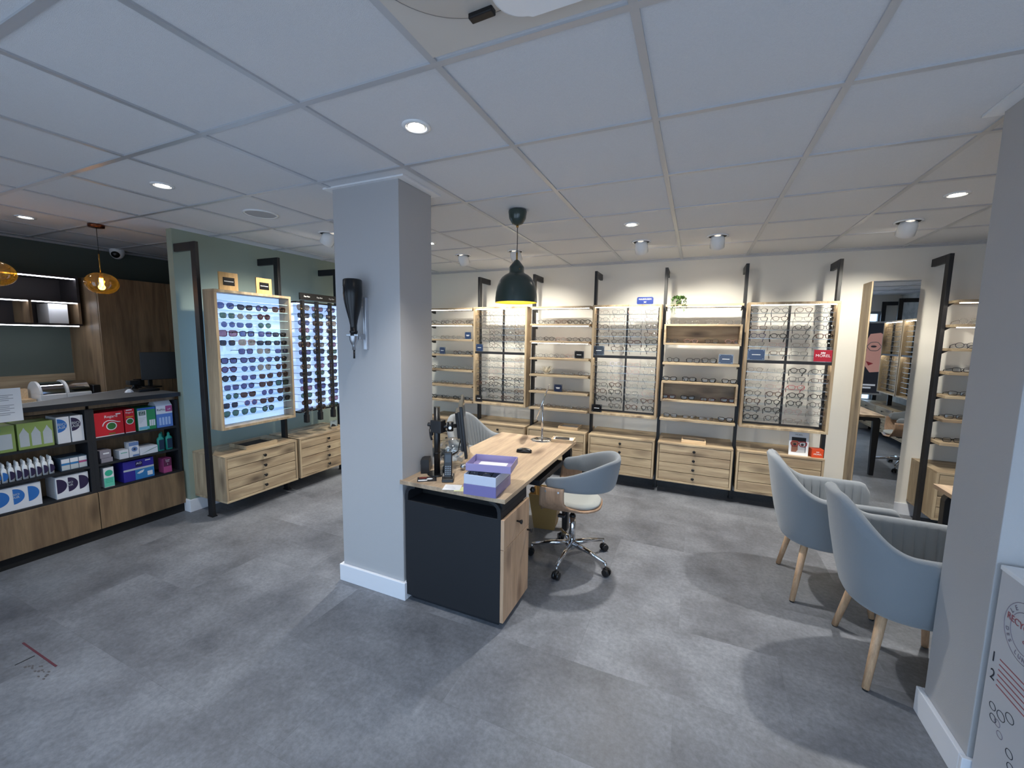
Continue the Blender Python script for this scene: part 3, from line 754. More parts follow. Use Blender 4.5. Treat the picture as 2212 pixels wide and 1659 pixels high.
obj('photo', MB().box(-.055, .055, -.0012, -.0002, .03, .165, 0).box(-.055, -.005, -.0016, -.0012, .03, .135, 1).box(-.005, .05, -.0017, -.0012, .03, .125, 2)
    .prism([(-.02, .03), (.0, .055), (.012, .04), (.03, .055), (.035, .03)], 'y', -.0022, -.0016, 2).prism([(-.055, .165), (.055, .165), (.055, .145), (0, .13), (-.055, .14)], 'y', -.0021, -.0016, 0)
    .disc((.028, -.0019, .10), .012, nrm='y', m=0).disc((-.030, -.0019, .10), .012, nrm='y', m=0), [PDARK, SKINA, PGREY], t)
gq = MB()
for s in (-1, 1):
    gq.tube([(s*.032+x*1.05, -.004, .105+y*1.1) for x, y in lens_outline('cat')], .0034, 6, closed=True)
gq.tube([(-.008, -.004, .112), (.008, -.004, .112)], .0032, 6)
obj('printed_glasses', gq, mat('print_red', '#9a2328', .6), t)
text('MOREL', .018, PMID, t, (0, -.0006, .188), FY)
t = thing('promo_cube', 'small orange cube box at the cabinet\'s right end', 'box', (CC+.29, YB-.37, .5405), .12)
obj('cube', MB().box(-.045, .045, -.04, .04, 0, .075), mat('carton_orange', '#d24a22', .5), t, bevel=.001)
text('MOREL', .02, WP, t, (0, -.0406, .03), FY)
obj('crown_mark', MB().prism([(-.012, .048), (-.008, .056), (0, .050), (.008, .056), (.012, .048)], 'y', -.0412, -.0402), WP, t)
t = thing('photo_stand', 'small picture stand on the cabinet under the sunglasses rack', 'sign', (XG+.36, 3.36, .5405), R90-.25)
obj('base', MB().box(-.05, .05, -.02, .05, 0, .018), OAKX, t)
obj('picture', MB().box(-.05, .03, .0, .003, .0181, .085), mat('print_blue_grey', '#9aa7ab', .4), t)
obj('silhouette', MB().prism([(-.045, .02), (-.03, .05), (-.005, .04), (.02, .02)], 'y', -.001, 0), PDARK, t)
# floor mirror on the back wall
t = thing('wall_mirror', 'tall oak-sided mirror standing out from the back wall', 'mirror', (1.36, YB, 0))
obj('housing', MB().box(0, .012, -.212, -.001, .10, 2.108).box(.012, .325, -.205, -.001, 2.09, 2.108).box(.012, .325, -.205, -.001, .10, .118).box(.313, .325, -.205, -.001, .118, 2.09), OAKZ, t, bevel=.001)
obj('mirror_glass', MB().box(.0125, .327, -.2125, -.2055, .10, 2.108), MIRROR, t)

# ------------------------------------------------------------------ desks
def desk(label, X, Y, flip=1, cabinet=True):
    """X: centre, Y: near end; 0.68 wide, 1.39 long"""
    t = thing('desk', label, 'desk', (X, Y, 0)); w = .335; L = 1.39
    obj('desktop', MB().box(-w-.003, w+.003, 0, L, .715, .74), DESK, t, bevel=.002)
    fr = MB().box(-w+.05, w-.05, .42, .46, .665, .7149).box(-w+.05, w-.05, L-.10, L-.05, .665, .7149).box(-w+.06, -w+.10, .46, L-.10, .67, .7148).box(w-.10, w-.06, .46, L-.10, .67, .7148)
    obj('under_frame', fr, BLACK, t)
    for s in (-1, 1):
        for y, on in ((L-.09, True), (.10, not cabinet)):
            if not on: continue
            xo = s*(w-.01); pts = []
            for a in (0, 25, 50, 75, 90): pts.append((xo-s*.045+s*.045*math.cos(math.radians(a)), .67+.045*math.sin(math.radians(a))))
            pts += [(xo-s*.14, .7149), (xo-s*.14, .685)]
            for a in (90, 60, 30, 0): pts.append((xo-s*.10+s*.03*math.cos(math.radians(a)), .655+.03*math.sin(math.radians(a))))
            pts += [(xo-s*.055, .01), (xo-s*.012, .01)]
            obj('leg', MB().prism(pts, 'y', y-.025, y+.025), BLACK, t, bevel=.003)
    if cabinet:
        y0, y1 = .012, .37
        b = MB().box(-w+.025, w-.025, y0+.0, y0+.018, .035, .622).box(-w+.025, -w+.043, y0+.018, y1, .035, .622).box(-w+.043, w-.03, y1-.016, y1, .035, .60)
        b.box(-w+.043, w-.05, y0+.018, y1-.016, .60, .6219).box(-w+.045, w-.045, y0+.03, y1-.01, 0, .0349).box(-w+.043, w-.05, y0+.018, y1-.016, .0351, .05)
        cb = obj('cabinet', b, BLKL, t, bevel=.002)
        for s in (-1, 1):   # rounded cheeks holding the slot under the top
            xo = s*(w-.025); pts = [(xo, .6221)]
            for a in (0, 22, 45, 67, 90): pts.append((xo-s*.06+s*.06*math.cos(math.radians(a)), .654+.06*math.sin(math.radians(a))))
            pts += [(xo-s*.07, .7149), (xo-s*.07, .70)]
            for a in (90, 60, 30, 0): pts.append((xo-s*.066+s*.045*math.cos(math.radians(a)), .655+.045*math.sin(math.radians(a))))
            pts += [(xo-s*.02, .6221)]
            obj('cheek', MB().prism(pts, 'y', y0, y1), BLKL, cb)
        obj('side_rail', MB().box(w-.04, w-.026, y0+.02, y1, .6222, .7148), BLKL, cb)
        obj('shelf_back', MB().box(-w+.05, w-.05, .15, .16, .6222, .7148), SLOT, cb)
        ow = wood('desk_drawer_oak', '#b39273', '#caa88a', '#5f4232', axis='Z')
        for k, (a, c) in enumerate(((.04, .452), (.455, .62))):
            d = obj('drawer' if k else 'door', MB().box(w-.025, w-.005, y0, y1, a, c), ow, t, bevel=.0015)
            kb = MB().lathe([(0, .032), (.012, .032), (.014, .028), (.006, .018), (.005, 0)], n=14).xf(Matrix.Rotation(PI/2, 4, 'Y')).xf(Matrix.Translation((w-.005, y0+(.17 if k else .33), .55 if k else .43)))
            obj('knob', kb, BLKP, d)
    return t
D1 = desk('oak-topped desk with black end cabinet beside the left pillar', -1.197, 1.875)
D2 = desk('oak-topped desk mostly behind the right pillar', 1.685, 1.85, cabinet=False)
obj('cable_tray', MB().box(.23, .33, .55, 1.05, .63, .664), BLACK, D1)
obj('lever_knob', MB().lathe([(0, 0), (.012, .004), (.018, .02), (.01, .035), (0, .038)], n=12).xf(Matrix.Translation((.30, .50, .60))), BLKP, D1)

# ------------------------------------------------------------------ armchairs
def sm(a, b, x):
    x = max(0, min(1, (x-a)/(b-a))); return x*x*(3-2*x)
def armchair(label, loc, rz, group):
    t = thing('armchair', label, 'chair', loc, rz, group)
    N = 408; rings_o = []
    def plan(s, rx, ry, xf):
        """s in -1..1, right arm front -> back -> left arm front; returns point and outward normal"""
        a = abs(s); sg = 1 if s >= 0 else -1
        if a > .60:
            u = (a-.60)/.40; return Vector((-.02+(xf+.02)*u, sg*(ry-.008*u)))
        th = a/.60*PI/2
        n = 2.35
        cx, sy = math.cos(th), math.sin(th)
        return Vector((-.02-(rx-.02)*abs(cx)**(2/n), sg*ry*abs(sy)**(2/n)))
    rs = []; edge = []
    for i in range(N+1):
        s = -1+2*i/N; a = abs(s)
        zt = .862-(.862-.668)*sm(.08, .56, a)-.02*sm(.90, 1, a)**2
        if a > .97: zt -= .03*((a-.97)/.03)
        lean = (zt-.38)
        pb = plan(s, .235, .245, .265); pt = plan(s, .335, .286, .29)
        nrm = (plan(min(1, s+.01), .3, .3, .28)-plan(max(-1, s-.01), .3, .3, .28)).normalized(); nrm = Vector((nrm.y, -nrm.x)) * -1
        if nrm.dot(Vector((pt.x-.05, pt.y))) < 0: nrm = -nrm
        k = min(1, lean/.475)
        top = pb.lerp(pt, .35+.65*k)
        flute = .010*abs(math.sin(PI*34*(s+1)/2))**.55 if a < .96 else .007
        pts = []
        def P3(v, z): return Vector((v.x, v.y, z))
        bul = pb.lerp(top, .5)+nrm*.012
        pts.append(P3(pb-nrm*.03, .345)); pts.append(P3(pb-nrm*.006, .352)); pts.append(P3(pb+nrm*.004, .372))
        pts.append(P3(pb.lerp(top, .25)+nrm*.010, .38+(zt-.38)*.22))
        pts.append(P3(bul, .38+(zt-.38)*.5)); pts.append(P3(pb.lerp(top, .8)+nrm*.006, .38+(zt-.38)*.8))
        pts.append(P3(top+nrm*.002, zt-.022)); pts.append(P3(top-nrm*.008, zt-.006)); pts.append(P3(top-nrm*.026, zt)); pts.append(P3(top-nrm*.044, zt-.008)); pts.append(P3(top-nrm*.052, zt-.026))
        inn = top-nrm*(.046-flute*.2)
        for q in (.22, .45, .68, .9):
            v = top.lerp(pb, q)-nrm*(.044+.014*q+flute); pts.append(P3(v, zt-.024+(.43-(zt-.024))*q))
        pts.append(P3(pb-nrm*.062, .40)); pts.append(P3(pb-nrm*.06, .35))
        rs.append(pts)
    obj('shell', MB().rings(rs, closed=True, caps=True), GREYG if 0 else GREY, t)
    ol = [plan(-1+2*i/40, .22, .232, .265) for i in range(41)]
    obj('seat_base', MB().prism([(p.x, p.y) for p in ol]+[(.275, .19), (.275, -.19)], 'z', .345, .41), GREY, t, bevel=.012)
    ol = [plan(-1+2*i/40, .185, .188, .275) for i in range(41)]
    obj('seat_cushion', MB().prism([(p.x, p.y) for p in ol]+[(.295, .17), (.295, -.17)], 'z', .411, .475), GREY, t, bevel=.022)
    for sx, sy in ((-1, -1), (-1, 1), (1, -1), (1, 1)):
        tp = Vector((.155 if sx > 0 else -.125, sy*.165, .36)); ft = Vector((.205 if sx > 0 else -.18, sy*.235, .006))
        lg = obj('leg', MB().tube([tp, tp.lerp(ft, .5), ft], [.0205, .0175, .0145], 14), ASH, t)
        obj('glide', MB().cyl(ft+Vector((0, 0, -.006)), ft, .012, n=12), BLKP, lg)
    return t
ga = 'grey fluted armchairs with ash legs'
armchair('farther grey fluted armchair, its back to the portrait card cabinet', (.80, 3.10, 0), 0, ga)
armchair('nearest grey armchair, partly hidden by the right pillar', (.975, 2.478, 0), 0, ga)
armchair('pale fluted armchair behind the desk, seen past the computer monitor', (-1.71, 3.24, 0), -.25, ga)

# ------------------------------------------------------------------ swivel chairs
def swivel(label, loc, rz, group):
    """faces local -x; base centre at the origin"""
    t = thing('office_chair', label, 'chair', loc, rz, group)
    prof = []
    for u in [i/24 for i in range(-24, 25)]:
        a = abs(u); sg = 1 if u >= 0 else -1
        if a < .5: y = a/.5*.175; z = .006*(a/.5)**2; d0 = -.215+.035*(a/.5)**3; d1 = .20-.055*(a/.5)**3
        else:
            q = (a-.5)/.5; th = q*PI/2*.98
            y = .175+.115*math.sin(min(PI/2, th*1.2)); z = .006+.185*(1-math.cos(th))**.95
            d0 = -.18+.02*sm(0, .9, q); d1 = .145-.145*sm(0, .62, q)
        prof.append((sg*y, z, d0, d1, a))
    g = MB(); n = 13
    for y, z, d0, d1, a in prof:
        for j in range(n):
            f = j/(n-1); x = d0+(d1-d0)*f
            dz = -.02*max(0, (.12-f)/.12)**2 if a < .6 else 0
            # round the seat corners
            g.v.append((x*(1-.0), y*(1-.10*(abs(f-.5)*2)**4 if a < .7 else 1), .43+z+dz))
    K = len(prof)
    for i in range(K-1):
        for j in range(n-1): g.face([i*n+j, i*n+j+1, (i+1)*n+j+1, (i+1)*n+j], 0, True)
    sh = obj('seat_shell', g, PLY, t, solid=.013, recalc=True)
    sc = MB()
    for s in (-1, 1):
        for x in (-.12, -.035): sc.cyl((x, s*.290, .59), (x, s*.2985, .592), .006, n=10)
    obj('screws', sc, STEEL, sh)
    rs = []
    for k, (r, z) in enumerate(((.0, .437), (.15, .437), (.178, .440), (.188, .449), (.182, .460), (.15, .468), (.0, .472))):
        rs.append([Vector((-.01+1.08*r*math.copysign(abs(math.cos(2*PI*j/40))**.75, math.cos(2*PI*j/40)), .93*r*math.copysign(abs(math.sin(2*PI*j/40))**.75, math.sin(2*PI*j/40)), z)) for j in range(40)])
    obj('seat_pad', MB().rings(rs[1:6]), GREYG, t)
    # wrap-around back band
    rs = []; N = 60
    for i in range(N+1):
        s = -1+2*i/N; a = abs(s); th = s*math.radians(118)
        rx, ry = .285, .258
        c = Vector((rx*math.cos(th)+.0, ry*math.sin(th)))
        nv = Vector((math.cos(th)/rx, math.sin(th)/ry)).normalized()
        zt = .785-.115*sm(.2, 1, a); zb = .60-.035*(1-a)**2+.03*sm(.5, 1, a)+(.0 if a < .5 else 0)
        if a < .55: zb = .575-.0*a
        zb = .568+.012*sm(.2, .8, a)
        tk = .020*(1-.25*sm(.9, 1, a)); lean = .03
        h = zt-zb; ring = []
        if a > .95:
            e = (1-a)/.05; mz = (zt+zb)/2; zt, zb = mz+h/2*(.25+.75*e**.5), mz-h/2*(.25+.75*e**.5)
        m_ = (zt+zb)/2; hh = (zt-zb)/2
        for j in range(16):
            an = 2*PI*j/16; oz = math.copysign(abs(math.sin(an))**.55, math.sin(an))*hh; on = math.copysign(abs(math.cos(an))**.8, math.cos(an))*tk
            v = c+nv*(on+lean*(oz/max(.01, hh))*(.6 if a < .8 else .2))
            ring.append(Vector((v.x, v.y, m_+oz)))
        rs.append(ring)
    obj('back_band', MB().rings(rs), GREY, t)
    obj('mechanism', MB().box(-.09, .09, -.05, .05, .395, .424).cyl((-.02, -.05, .41), (-.03, -.19, .40), .005, n=8).box(-.055, -.01, -.215, -.18, .392, .408), BLACK, t, bevel=.004)
    obj('gas_column', MB().cyl((0, 0, .33), (0, 0, .40), .013, n=20, m=0).cyl((0, 0, .12), (0, 0, .322), .024, n=24, m=0).cyl((0, 0, .3221), (0, 0, .335), .025, .02, 24, 1), [CHROME, BLKP], t)
    hub = obj('base_hub', MB().lathe([(0, .085), (.026, .085), (.034, .10), (.034, .13), (.027, .142), (0, .142)], n=24), CHROME, t)
    for k in range(5):
        a = 2*PI*k/5+math.radians(-94)-rz; d = Vector((math.cos(a), math.sin(a), 0)); e = d*.285
        obj('base_leg', MB().tube([d*.02+Vector((0, 0, .122)), d*.15+Vector((0, 0, .113)), e+Vector((0, 0, .088))], [.021, .016, .011], 12), CHROME, t)
        cs = obj('caster', MB().cyl(e+Vector((0, 0, .05)), e+Vector((0, 0, .088)), .0065, n=10, m=0), [CHROME], t)
        sd = Vector((-d.y, d.x, 0))
        w = MB()
        for q in (-1, 1): w.cyl(e+sd*q*.006+Vector((0, 0, .027))+d*.008, e+sd*q*.024+Vector((0, 0, .027))+d*.008, .027, .023, 20)
        w.cyl(e+sd*-.012+Vector((0, 0, .038))+d*.004, e+sd*.012+Vector((0, 0, .038))+d*.004, .02, n=16)
        obj('wheel', w, BLKP, cs)
    return t
gs = 'plywood swivel chairs with chrome star bases'
swivel('blue-grey plywood swivel chair beside the desk under the pendant', (-.735, 2.76, 0), math.radians(3), gs)
swivel('plywood swivel chair seen in the tall mirror', (2.45, 2.62, 0), math.radians(10), gs)
# waste bin
t = thing('waste_bin', 'tapered tan waste bin under the desk beside the swivel chair', 'bin', (-1.08, 3.20, 0), .12)
bn = MB()
def sq(h, z): return [Vector((-h, -h, z)), Vector((h, -h, z)), Vector((h, h, z)), Vector((-h, h, z))]
bn.rings([sq(.085, 0), sq(.125, .30)], caps=False, sm=False).rings([sq(.118, .30), sq(.080, .012)], caps=False, sm=False)
i = len(bn.v); bn.v += [tuple(p) for p in sq(.125, .30)+sq(.118, .30)]
for k in range(4): bn.face([i+k, i+(k+1) % 4, i+4+(k+1) % 4, i+4+k])
i = len(bn.v); bn.v += [tuple(p) for p in sq(.081, .011)]; bn.face([i, i+1, i+2, i+3])
obj('bin_body', bn, mat('tan_leatherette', '#957848', .5), t)
# ------------------------------------------------------------------ things on the desk
DZ = .7405
t = thing('computer_monitor', 'black computer monitor seen edge-on, on a pole arm', 'monitor', (-1.40, 2.06, DZ))
obj('pole', MB().cyl((0, 0, .008), (0, 0, .415), .0185, n=24, m=0).cyl((0, 0, 0), (0, 0, .008), .058, n=36), BLKP, t)
obj('collar', MB().cyl((0, 0, .13), (0, 0, .137), .0205, n=24), BLKP, t)
obj('clamp', MB().box(-.03, .045, -.028, .028, .26, .335).cyl((-.03, 0, .30), (-.06, -.01, .305), .012, n=14).box(-.05, -.03, -.008, .008, .235, .31), BLACK, t, bevel=.004)
obj('clamp_lever', MB().tube([(-.045, -.005, .275), (-.042, -.008, .235), (-.03, -.01, .21)], [.008, .006, .007], 8), BLKP, t)
ar = obj('arm', MB().cyl((.045, 0, .298), (.075, .03, .298), .012, n=14).cyl((.075, .03, .27), (.075, .03, .325), .019, n=20).cyl((.075, .03, .298), (.098, .06, .298), .012, n=14), BLKP, t)
obj('arm_cap', MB().cyl((.082, .018, .292), (.0855, .0095, .292), .009, n=16), WPLAS, ar)
dM = Vector((-.497, .868, 0)).normalized(); nM = Vector((dM.y, -dM.x, 0))   # nM: screen side
M = Matrix.Translation(Vector((.150, .085, .09)))@Matrix(((dM.x, nM.x, 0, 0), (dM.y, nM.y, 0, 0), (0, 0, 1, 0), (0, 0, 0, 1)))@Matrix.Rotation(math.radians(6), 4, 'X')
pm = MB().box(0, .54, -.006, .012, 0, .325, 0).box(.03, .51, -.022, -.0061, .04, .29, 0).box(.17, .37, -.045, -.0221, .09, .26, 0).xf(M)
pn_ = obj('panel', pm, BLKP, t, bevel=.003)
obj('screen', MB().box(.008, .532, .0122, .0135, .012, .317).xf(M), mat('screen_glass', '#0b0c10', .12), pn_)
for k in range(2):
    obj('cable', MB().tube([M @ Vector((.2, -.03, .07)), M @ Vector((.12, -.05, .02)), Vector((.06, .03, .10+.01*k)), Vector((.03, .02+.01*k, .04)), Vector((.035, .012, .004))], .0035, 8), BLKP, t)
t = thing('cordless_phone', 'black cordless phone standing in its charging cradle', 'phone', (-1.275, 1.985, DZ), math.radians(28))
obj('cradle', MB().prism([(-.03, 0), (.045, 0), (.04, .035), (.0, .028), (-.026, .016)], 'x', -.034, .034), BLKP, t, bevel=.004)
hs = obj('handset', MB().box(-.0235, .0235, -.008, .012, .018, .168).xf(Matrix.Rotation(-.16, 4, 'X')), BLKP, t, bevel=.006)
kb = MB()
for r in range(5):
    for c in range(3): kb.box(-.016+.0125*c, -.0085+.0125*c, -.0092, -.008, .038+.011*r, .043+.011*r)
obj('keys', kb.xf(Matrix.Rotation(-.16, 4, 'X')), mat('key_grey', '#8c929c', .5), hs)
obj('display', MB().box(-.017, .017, -.0088, -.0082, .108, .152).xf(Matrix.Rotation(-.16, 4, 'X')), mat('phone_display', '#1c2129', .15), hs)
t = thing('black_box', 'small black box of lens cloths at the desk\'s left edge', 'box', (-1.49, 2.07, DZ), math.radians(-62))
obj('box_body', MB().box(-.045, .045, -.025, .025, 0, .085).box(-.038, .038, -.0275, -.0251, .055, .08), BLKP, t, bevel=.003)
obj('face_label', MB().box(-.0, .0, 0, 0, 0, 0).box(-.02, .02, .0252, .0258, .055, .059).box(-.02, .015, .0252, .0258, .03, .034), mat('print_grey2', '#9a9a9a', .6), t)
t = thing('printed_card', 'small card with red and white print near the monitor foot', 'card', (-1.40, 1.955, DZ), math.radians(35))
obj('card', MB().box(-.055, .055, -.04, .04, 0, .0015), PDARK, t)
obj('print', MB().disc((-.02, -.02, .002), .02, rx=1.2, ry=.6).disc((.015, .0, .002), .018, rx=1, ry=.8).box(-.05, -.03, -.03, -.01, .0016, .0021), PAPER, t)
obj('red_print', MB().box(-.045, .0, .012, .034, .0016, .0021), mat('print_dark_red', '#7a3028', .6), t)
t = thing('note_sheet', 'white handwritten note at the desk\'s front edge', 'paper', (-1.195, 1.905, DZ+.0008), math.radians(20))
obj('sheet', MB().box(-.048, .048, -.04, .04, 0, .0012), PAPER, t)
q = MB()
for k in range(3): q.box(-.036, .0+.01*k, .022-.018*k, .0235-.018*k, .00125, .0016)
obj('writing', q, mat('ink_blue', '#7c8fb0', .7), t)
t = thing('note_sheet', 'pale yellow note half under the white note', 'paper', (-1.135, 1.905, DZ), math.radians(26))
obj('sheet', MB().box(-.04, .04, -.03, .035, 0, .0006), mat('paper_yellow', '#e6e6a8', .8), t)
def bin_tray(label, z, h, w, d, m, x, y, rz, extra=None):
    t = thing('storage_tray', label, 'tray', (x, y, z), rz, 'stackable plastic trays on the desk'); q = .0035
    b = MB().box(-w/2, w/2, -d/2, -d/2+q, 0, h).box(-w/2, w/2, d/2-q, d/2, 0, h).box(-w/2, -w/2+q, -d/2+q, d/2-q, 0, h).box(w/2-q, w/2, -d/2+q, d/2-q, 0, h).box(-w/2+q, w/2-q, -d/2+q, d/2-q, 0, q)
    obj('tray_body', b, m, t, bevel=.001); return t
def plastic(name, col, tr):
    m = mat(name, col, .25); m.node_tree.nodes['Principled BSDF'].inputs['Transmission Weight'].default_value = tr; m.node_tree.nodes['Principled BSDF'].inputs['IOR'].default_value = 1.15
    return m
PUR = mat('purple_plastic', '#9a90bc', .3); PUR2 = mat('violet_plastic', '#7a74a8', .3); CLR = mat('milky_plastic', '#c9cfe0', .3)
TX, TY, TR = -1.01, 1.975, math.radians(5)
bin_tray('violet plastic tray at the bottom of the desk stack', DZ, .058, .185, .235, PUR2, TX, TY, TR)
bin_tray('milky white plastic tray in the middle of the desk stack', DZ+.0585, .052, .182, .232, CLR, TX, TY, TR)
bin_tray('lilac plastic tray askew on top of the desk stack', DZ+.116, .040, .25, .19, PUR, TX+.01, TY+.035, TR+.12)
glasses('black glasses lying in the milky plastic tray', 'spectacles in the desk trays', (TX-.01, TY-.07, DZ+.066), .3, 'square', 'black', None, 'mid', 0)
t = thing('order_slip', 'white paper slip lying in the top lilac tray', 'paper', (TX+.01, TY+.035, DZ+.1205), TR+.12)
obj('sheet', MB().box(-.085, .075, -.06, .07, 0, .001), PAPER, t)
t = thing('glass_jar', 'round glass jar of white wipes lying behind the monitor pole', 'jar', (-1.43, 2.30, DZ))
JG = clear('jar_glass', (.93, .95, .95), .14)
obj('jar_body', MB().lathe([(.045, .004), (.085, .03), (.105, .075), (.10, .125), (.07, .155), (.03, .168)], n=36), JG, t)
obj('jar_mouth', MB().lathe([(.052, 0), (.056, .004), (.056, .010), (.05, .012)], n=28).xf(Matrix.Translation((-.035, -.085, .06))@Matrix.Rotation(1.25, 4, 'X')), JG, t)
wp = MB()
for k in range(26):
    a = random.uniform(0, 2*PI); r = .07*math.sqrt(random.random()); c = Vector((r*math.cos(a), r*math.sin(a), random.uniform(.02, .10)*(1-r*3)+.02)); d = Vector((random.uniform(-1, 1), random.uniform(-1, 1), random.uniform(-.6, .6))).normalized(); e = d.orthogonal().normalized()
    j = len(wp.v)
    wp.v += [tuple(c+d*.02+e*.012), tuple(c-d*.018+e*.015), tuple(c-d*.02-e*.012), tuple(c+d*.018-e*.014)]; wp.face([j, j+1, j+2, j+3])
tag(obj('wipes', wp, mat('wipe_white', '#dfe4ea', .8), None, loc=(-1.43, 2.30, DZ), recalc=False), 'heap of white wrapped wipes inside the round glass jar', 'wipes', None, 'stuff')
t = thing('ball_ornament', 'small silver ball beside the phone on the desk', 'ornament', (-1.30, 2.20, DZ))
obj('ball', MB().lathe([(0, 0)]+[(.02*math.sin(a*PI/10), .02-.02*math.cos(a*PI/10)) for a in range(1, 10)]+[(0, .04)], n=20), STEEL, t)
t = thing('computer_mouse', 'black computer mouse on the open desktop', 'mouse', (-1.11, 2.75, DZ), math.radians(12))
rs = []
for k in range(9):
    f = k/8; x = -.055+.11*f; wd = .028*math.sin(PI*(.12+.76*f))**.5; ht = .034*math.sin(PI*(.15+.7*f))**.7
    rs.append([Vector((x, wd*math.cos(a*PI/8), max(0, ht*math.sin(a*PI/8)))) for a in range(0, 9)])
obj('mouse_body', MB().rings(rs, closed=True), BLKP, t)
t = thing('table_mirror', 'tilted round table mirror on a chrome stand with disc foot', 'mirror', (-1.12, 3.16, DZ))
obj('foot', MB().lathe([(0, .012), (.06, .010), (.092, .003), (.094, 0), (0, 0)], n=40), CHROME, t)
obj('stem', MB().cyl((0, 0, .01), (-.0, 0, .30), .009, n=16), CHROME, t)
# mirror disc seen almost edge-on: its plane holds the line of sight
va = Vector((-1.09, 3.16, -.50)).normalized(); mn = Vector((va.y, -va.x, 0)).normalized(); up = mn.cross(va); tl = math.radians(19)
ux = va.copy(); uz = up*math.cos(tl)+mn*math.sin(tl); un = ux.cross(uz)
MMm = Matrix(((ux.x, uz.x, un.x, 0), (ux.y, uz.y, un.y, 0), (ux.z, uz.z, un.z, .315), (0, 0, 0, 1)))
obj('mirror_disc', MB().lathe([(0, .004), (.15, .004), (.152, 0), (.15, -.004), (0, -.004)], n=48).xf(MMm), MIRROR, t)
obj('mirror_rim', MB().tube([MMm@Vector((.152*math.cos(2*PI*k/48), .152*math.sin(2*PI*k/48), 0)) for k in range(48)], .005, 8, closed=True), CHROME, t)
t = thing('desk_tray', 'small pale tray of folded spectacles at the desk corner', 'tray', (-.95, 3.20, DZ), .12)
obj('rim', MB().box(-.09, .09, -.06, .06, 0, .004).box(-.09, -.082, -.06, .06, .0041, .024).box(.082, .09, -.06, .06, .0041, .024).box(-.082, .082, -.06, -.052, .0041, .024).box(-.082, .082, .052, .06, .0041, .024), PALE, t, bevel=.001)
obj('cards', MB().box(-.078, .078, -.048, .048, .0045, .02), PAPER, t)
obj('leaflet', MB().box(-.065, .05, -.04, .035, .0201, .023).xf(Matrix.Rotation(.15, 4, 'Z')), PDARK, t)

# ------------------------------------------------------------------ bottle dispenser on the pillar
t = thing('bottle_dispenser', 'upside-down black bottle in a wall dispenser on the pillar', 'dispenser', (-1.80, 1.885, 1.36))
bx, by = .014, -.080
SZ = Matrix.Translation((0, 0, .105))@Matrix.Scale(.8, 4, Vector((0, 0, 1)))
obj('bottle', MB().lathe([(0, .525), (.044, .525), (.051, .518), (.052, .42), (.050, .385), (.043, .335), (.033, .285), (.024, .24), (.019, .205), (.0185, .168), (.022, .166), (.022, .152), (.018, .150), (.018, .132)], n=40, c=(bx, by, 0)).xf(SZ), mat('black_satin_bottle', '#101216', .3), t)
em = obj('emblem', MB().lathe([(.014, 0), (.019, 0)], n=28).xf(Matrix.Translation((bx-.030, by-.0445, .465))@Matrix.Rotation(-.58, 4, 'Z')@Matrix.Rotation(PI/2, 4, 'X')), mat('print_silver', '#b9bcc0', .5), t, recalc=False)
obj('monogram', MB().box(-.008, -.003, -.0006, 0, -.005, .005).box(.003, .008, -.0006, 0, -.005, .005).box(-.003, .003, -.0006, 0, -.002, .002).xf(Matrix.Translation((bx-.030, by-.045, .465))@Matrix.Rotation(-.58, 4, 'Z')), MATS['print_silver'], em)
obj('wall_bar', MB().box(.027, .050, -.022, -.0005, .13, .43), mat('aluminium', '#c8ccd4', .35, .6), t, bevel=.003)
obj('bracket', MB().box(bx-.045, .055, by-.012, by+.012, .207, .220).box(.027, .047, by+.0121, -.0221, .19, .219), STEEL, t, bevel=.002)
obj('measure_cup', MB().lathe([(.026, .129), (.024, .10), (.016, .075), (.010, .06), (.010, .03), (0, .03)], n=20, c=(bx, by, 0)).xf(SZ), STEEL, t)
obj('spout', MB().cyl((bx, by, .03), (bx+.001, by-.002, -.03), .0055, n=10).xf(SZ), BLKP, t)

# ------------------------------------------------------------------ pendants
t = thing('dome_pendant', 'dark green metal dome pendant lamp over the desk', 'pendant lamp', (-1.15, 2.65, 0))
DG = mat('dark_green_enamel', '#2c3b37', .28, coat=.4); YEL = mat('dome_inside', '#e8dc9a', .5)
obj('canopy', MB().lathe([(0, CEIL-.003), (.060, CEIL-.003), (.062, CEIL-.012), (.056, CEIL-.055), (.036, CEIL-.088), (.012, CEIL-.098), (0, CEIL-.098)], n=36), DG, t)
obj('cord', MB().tube([(0, 0, CEIL-.098), (.002, 0, 2.24), (0, 0, 2.135)], .0028, 8), BLKP, t)
obj('brass_fitting', MB().cyl((0, 0, 2.095), (0, 0, 2.145), .006, n=14).cyl((0, 0, CEIL-.112), (0, 0, CEIL-.097), .008, n=14), BRASS, t)
prof = [(.006, 2.098), (.016, 2.092), (.045, 2.056), (.049, 2.050), (.0505, 2.045), (.050, 2.016), (.054, 2.008), (.078, 1.996), (.100, 1.978), (.118, 1.952), (.131, 1.918), (.139, 1.880), (.143, 1.840), (.1435, 1.812)]
shd = obj('lamp_shade', MB().lathe(prof, n=56), DG, t)
obj('shade_lining', MB().lathe([(r-.0025, z-.0015) for r, z in prof[7:]]+[(.1437, 1.8115)], n=56), mat('dome_inside_yellow', '#e8d24a', .5), shd, recalc=False)  # the lining's own yellow, nothing emitted
obj('screws', MB().cyl((.035, -.034, 2.03), (.039, -.038, 2.03), .003, n=8), BRASS, shd)
obj('bulb', MB().lathe([(0, 1.86)]+[(.03*math.sin(a*PI/10), 1.89-.03*math.cos(a*PI/10)) for a in range(1, 9)]+[(.014, 1.93), (.014, 1.975), (0, 1.975)], n=20), mat('bulb_on', '#ffffff', .4, emit='#ffe9a0', estr=8), t)
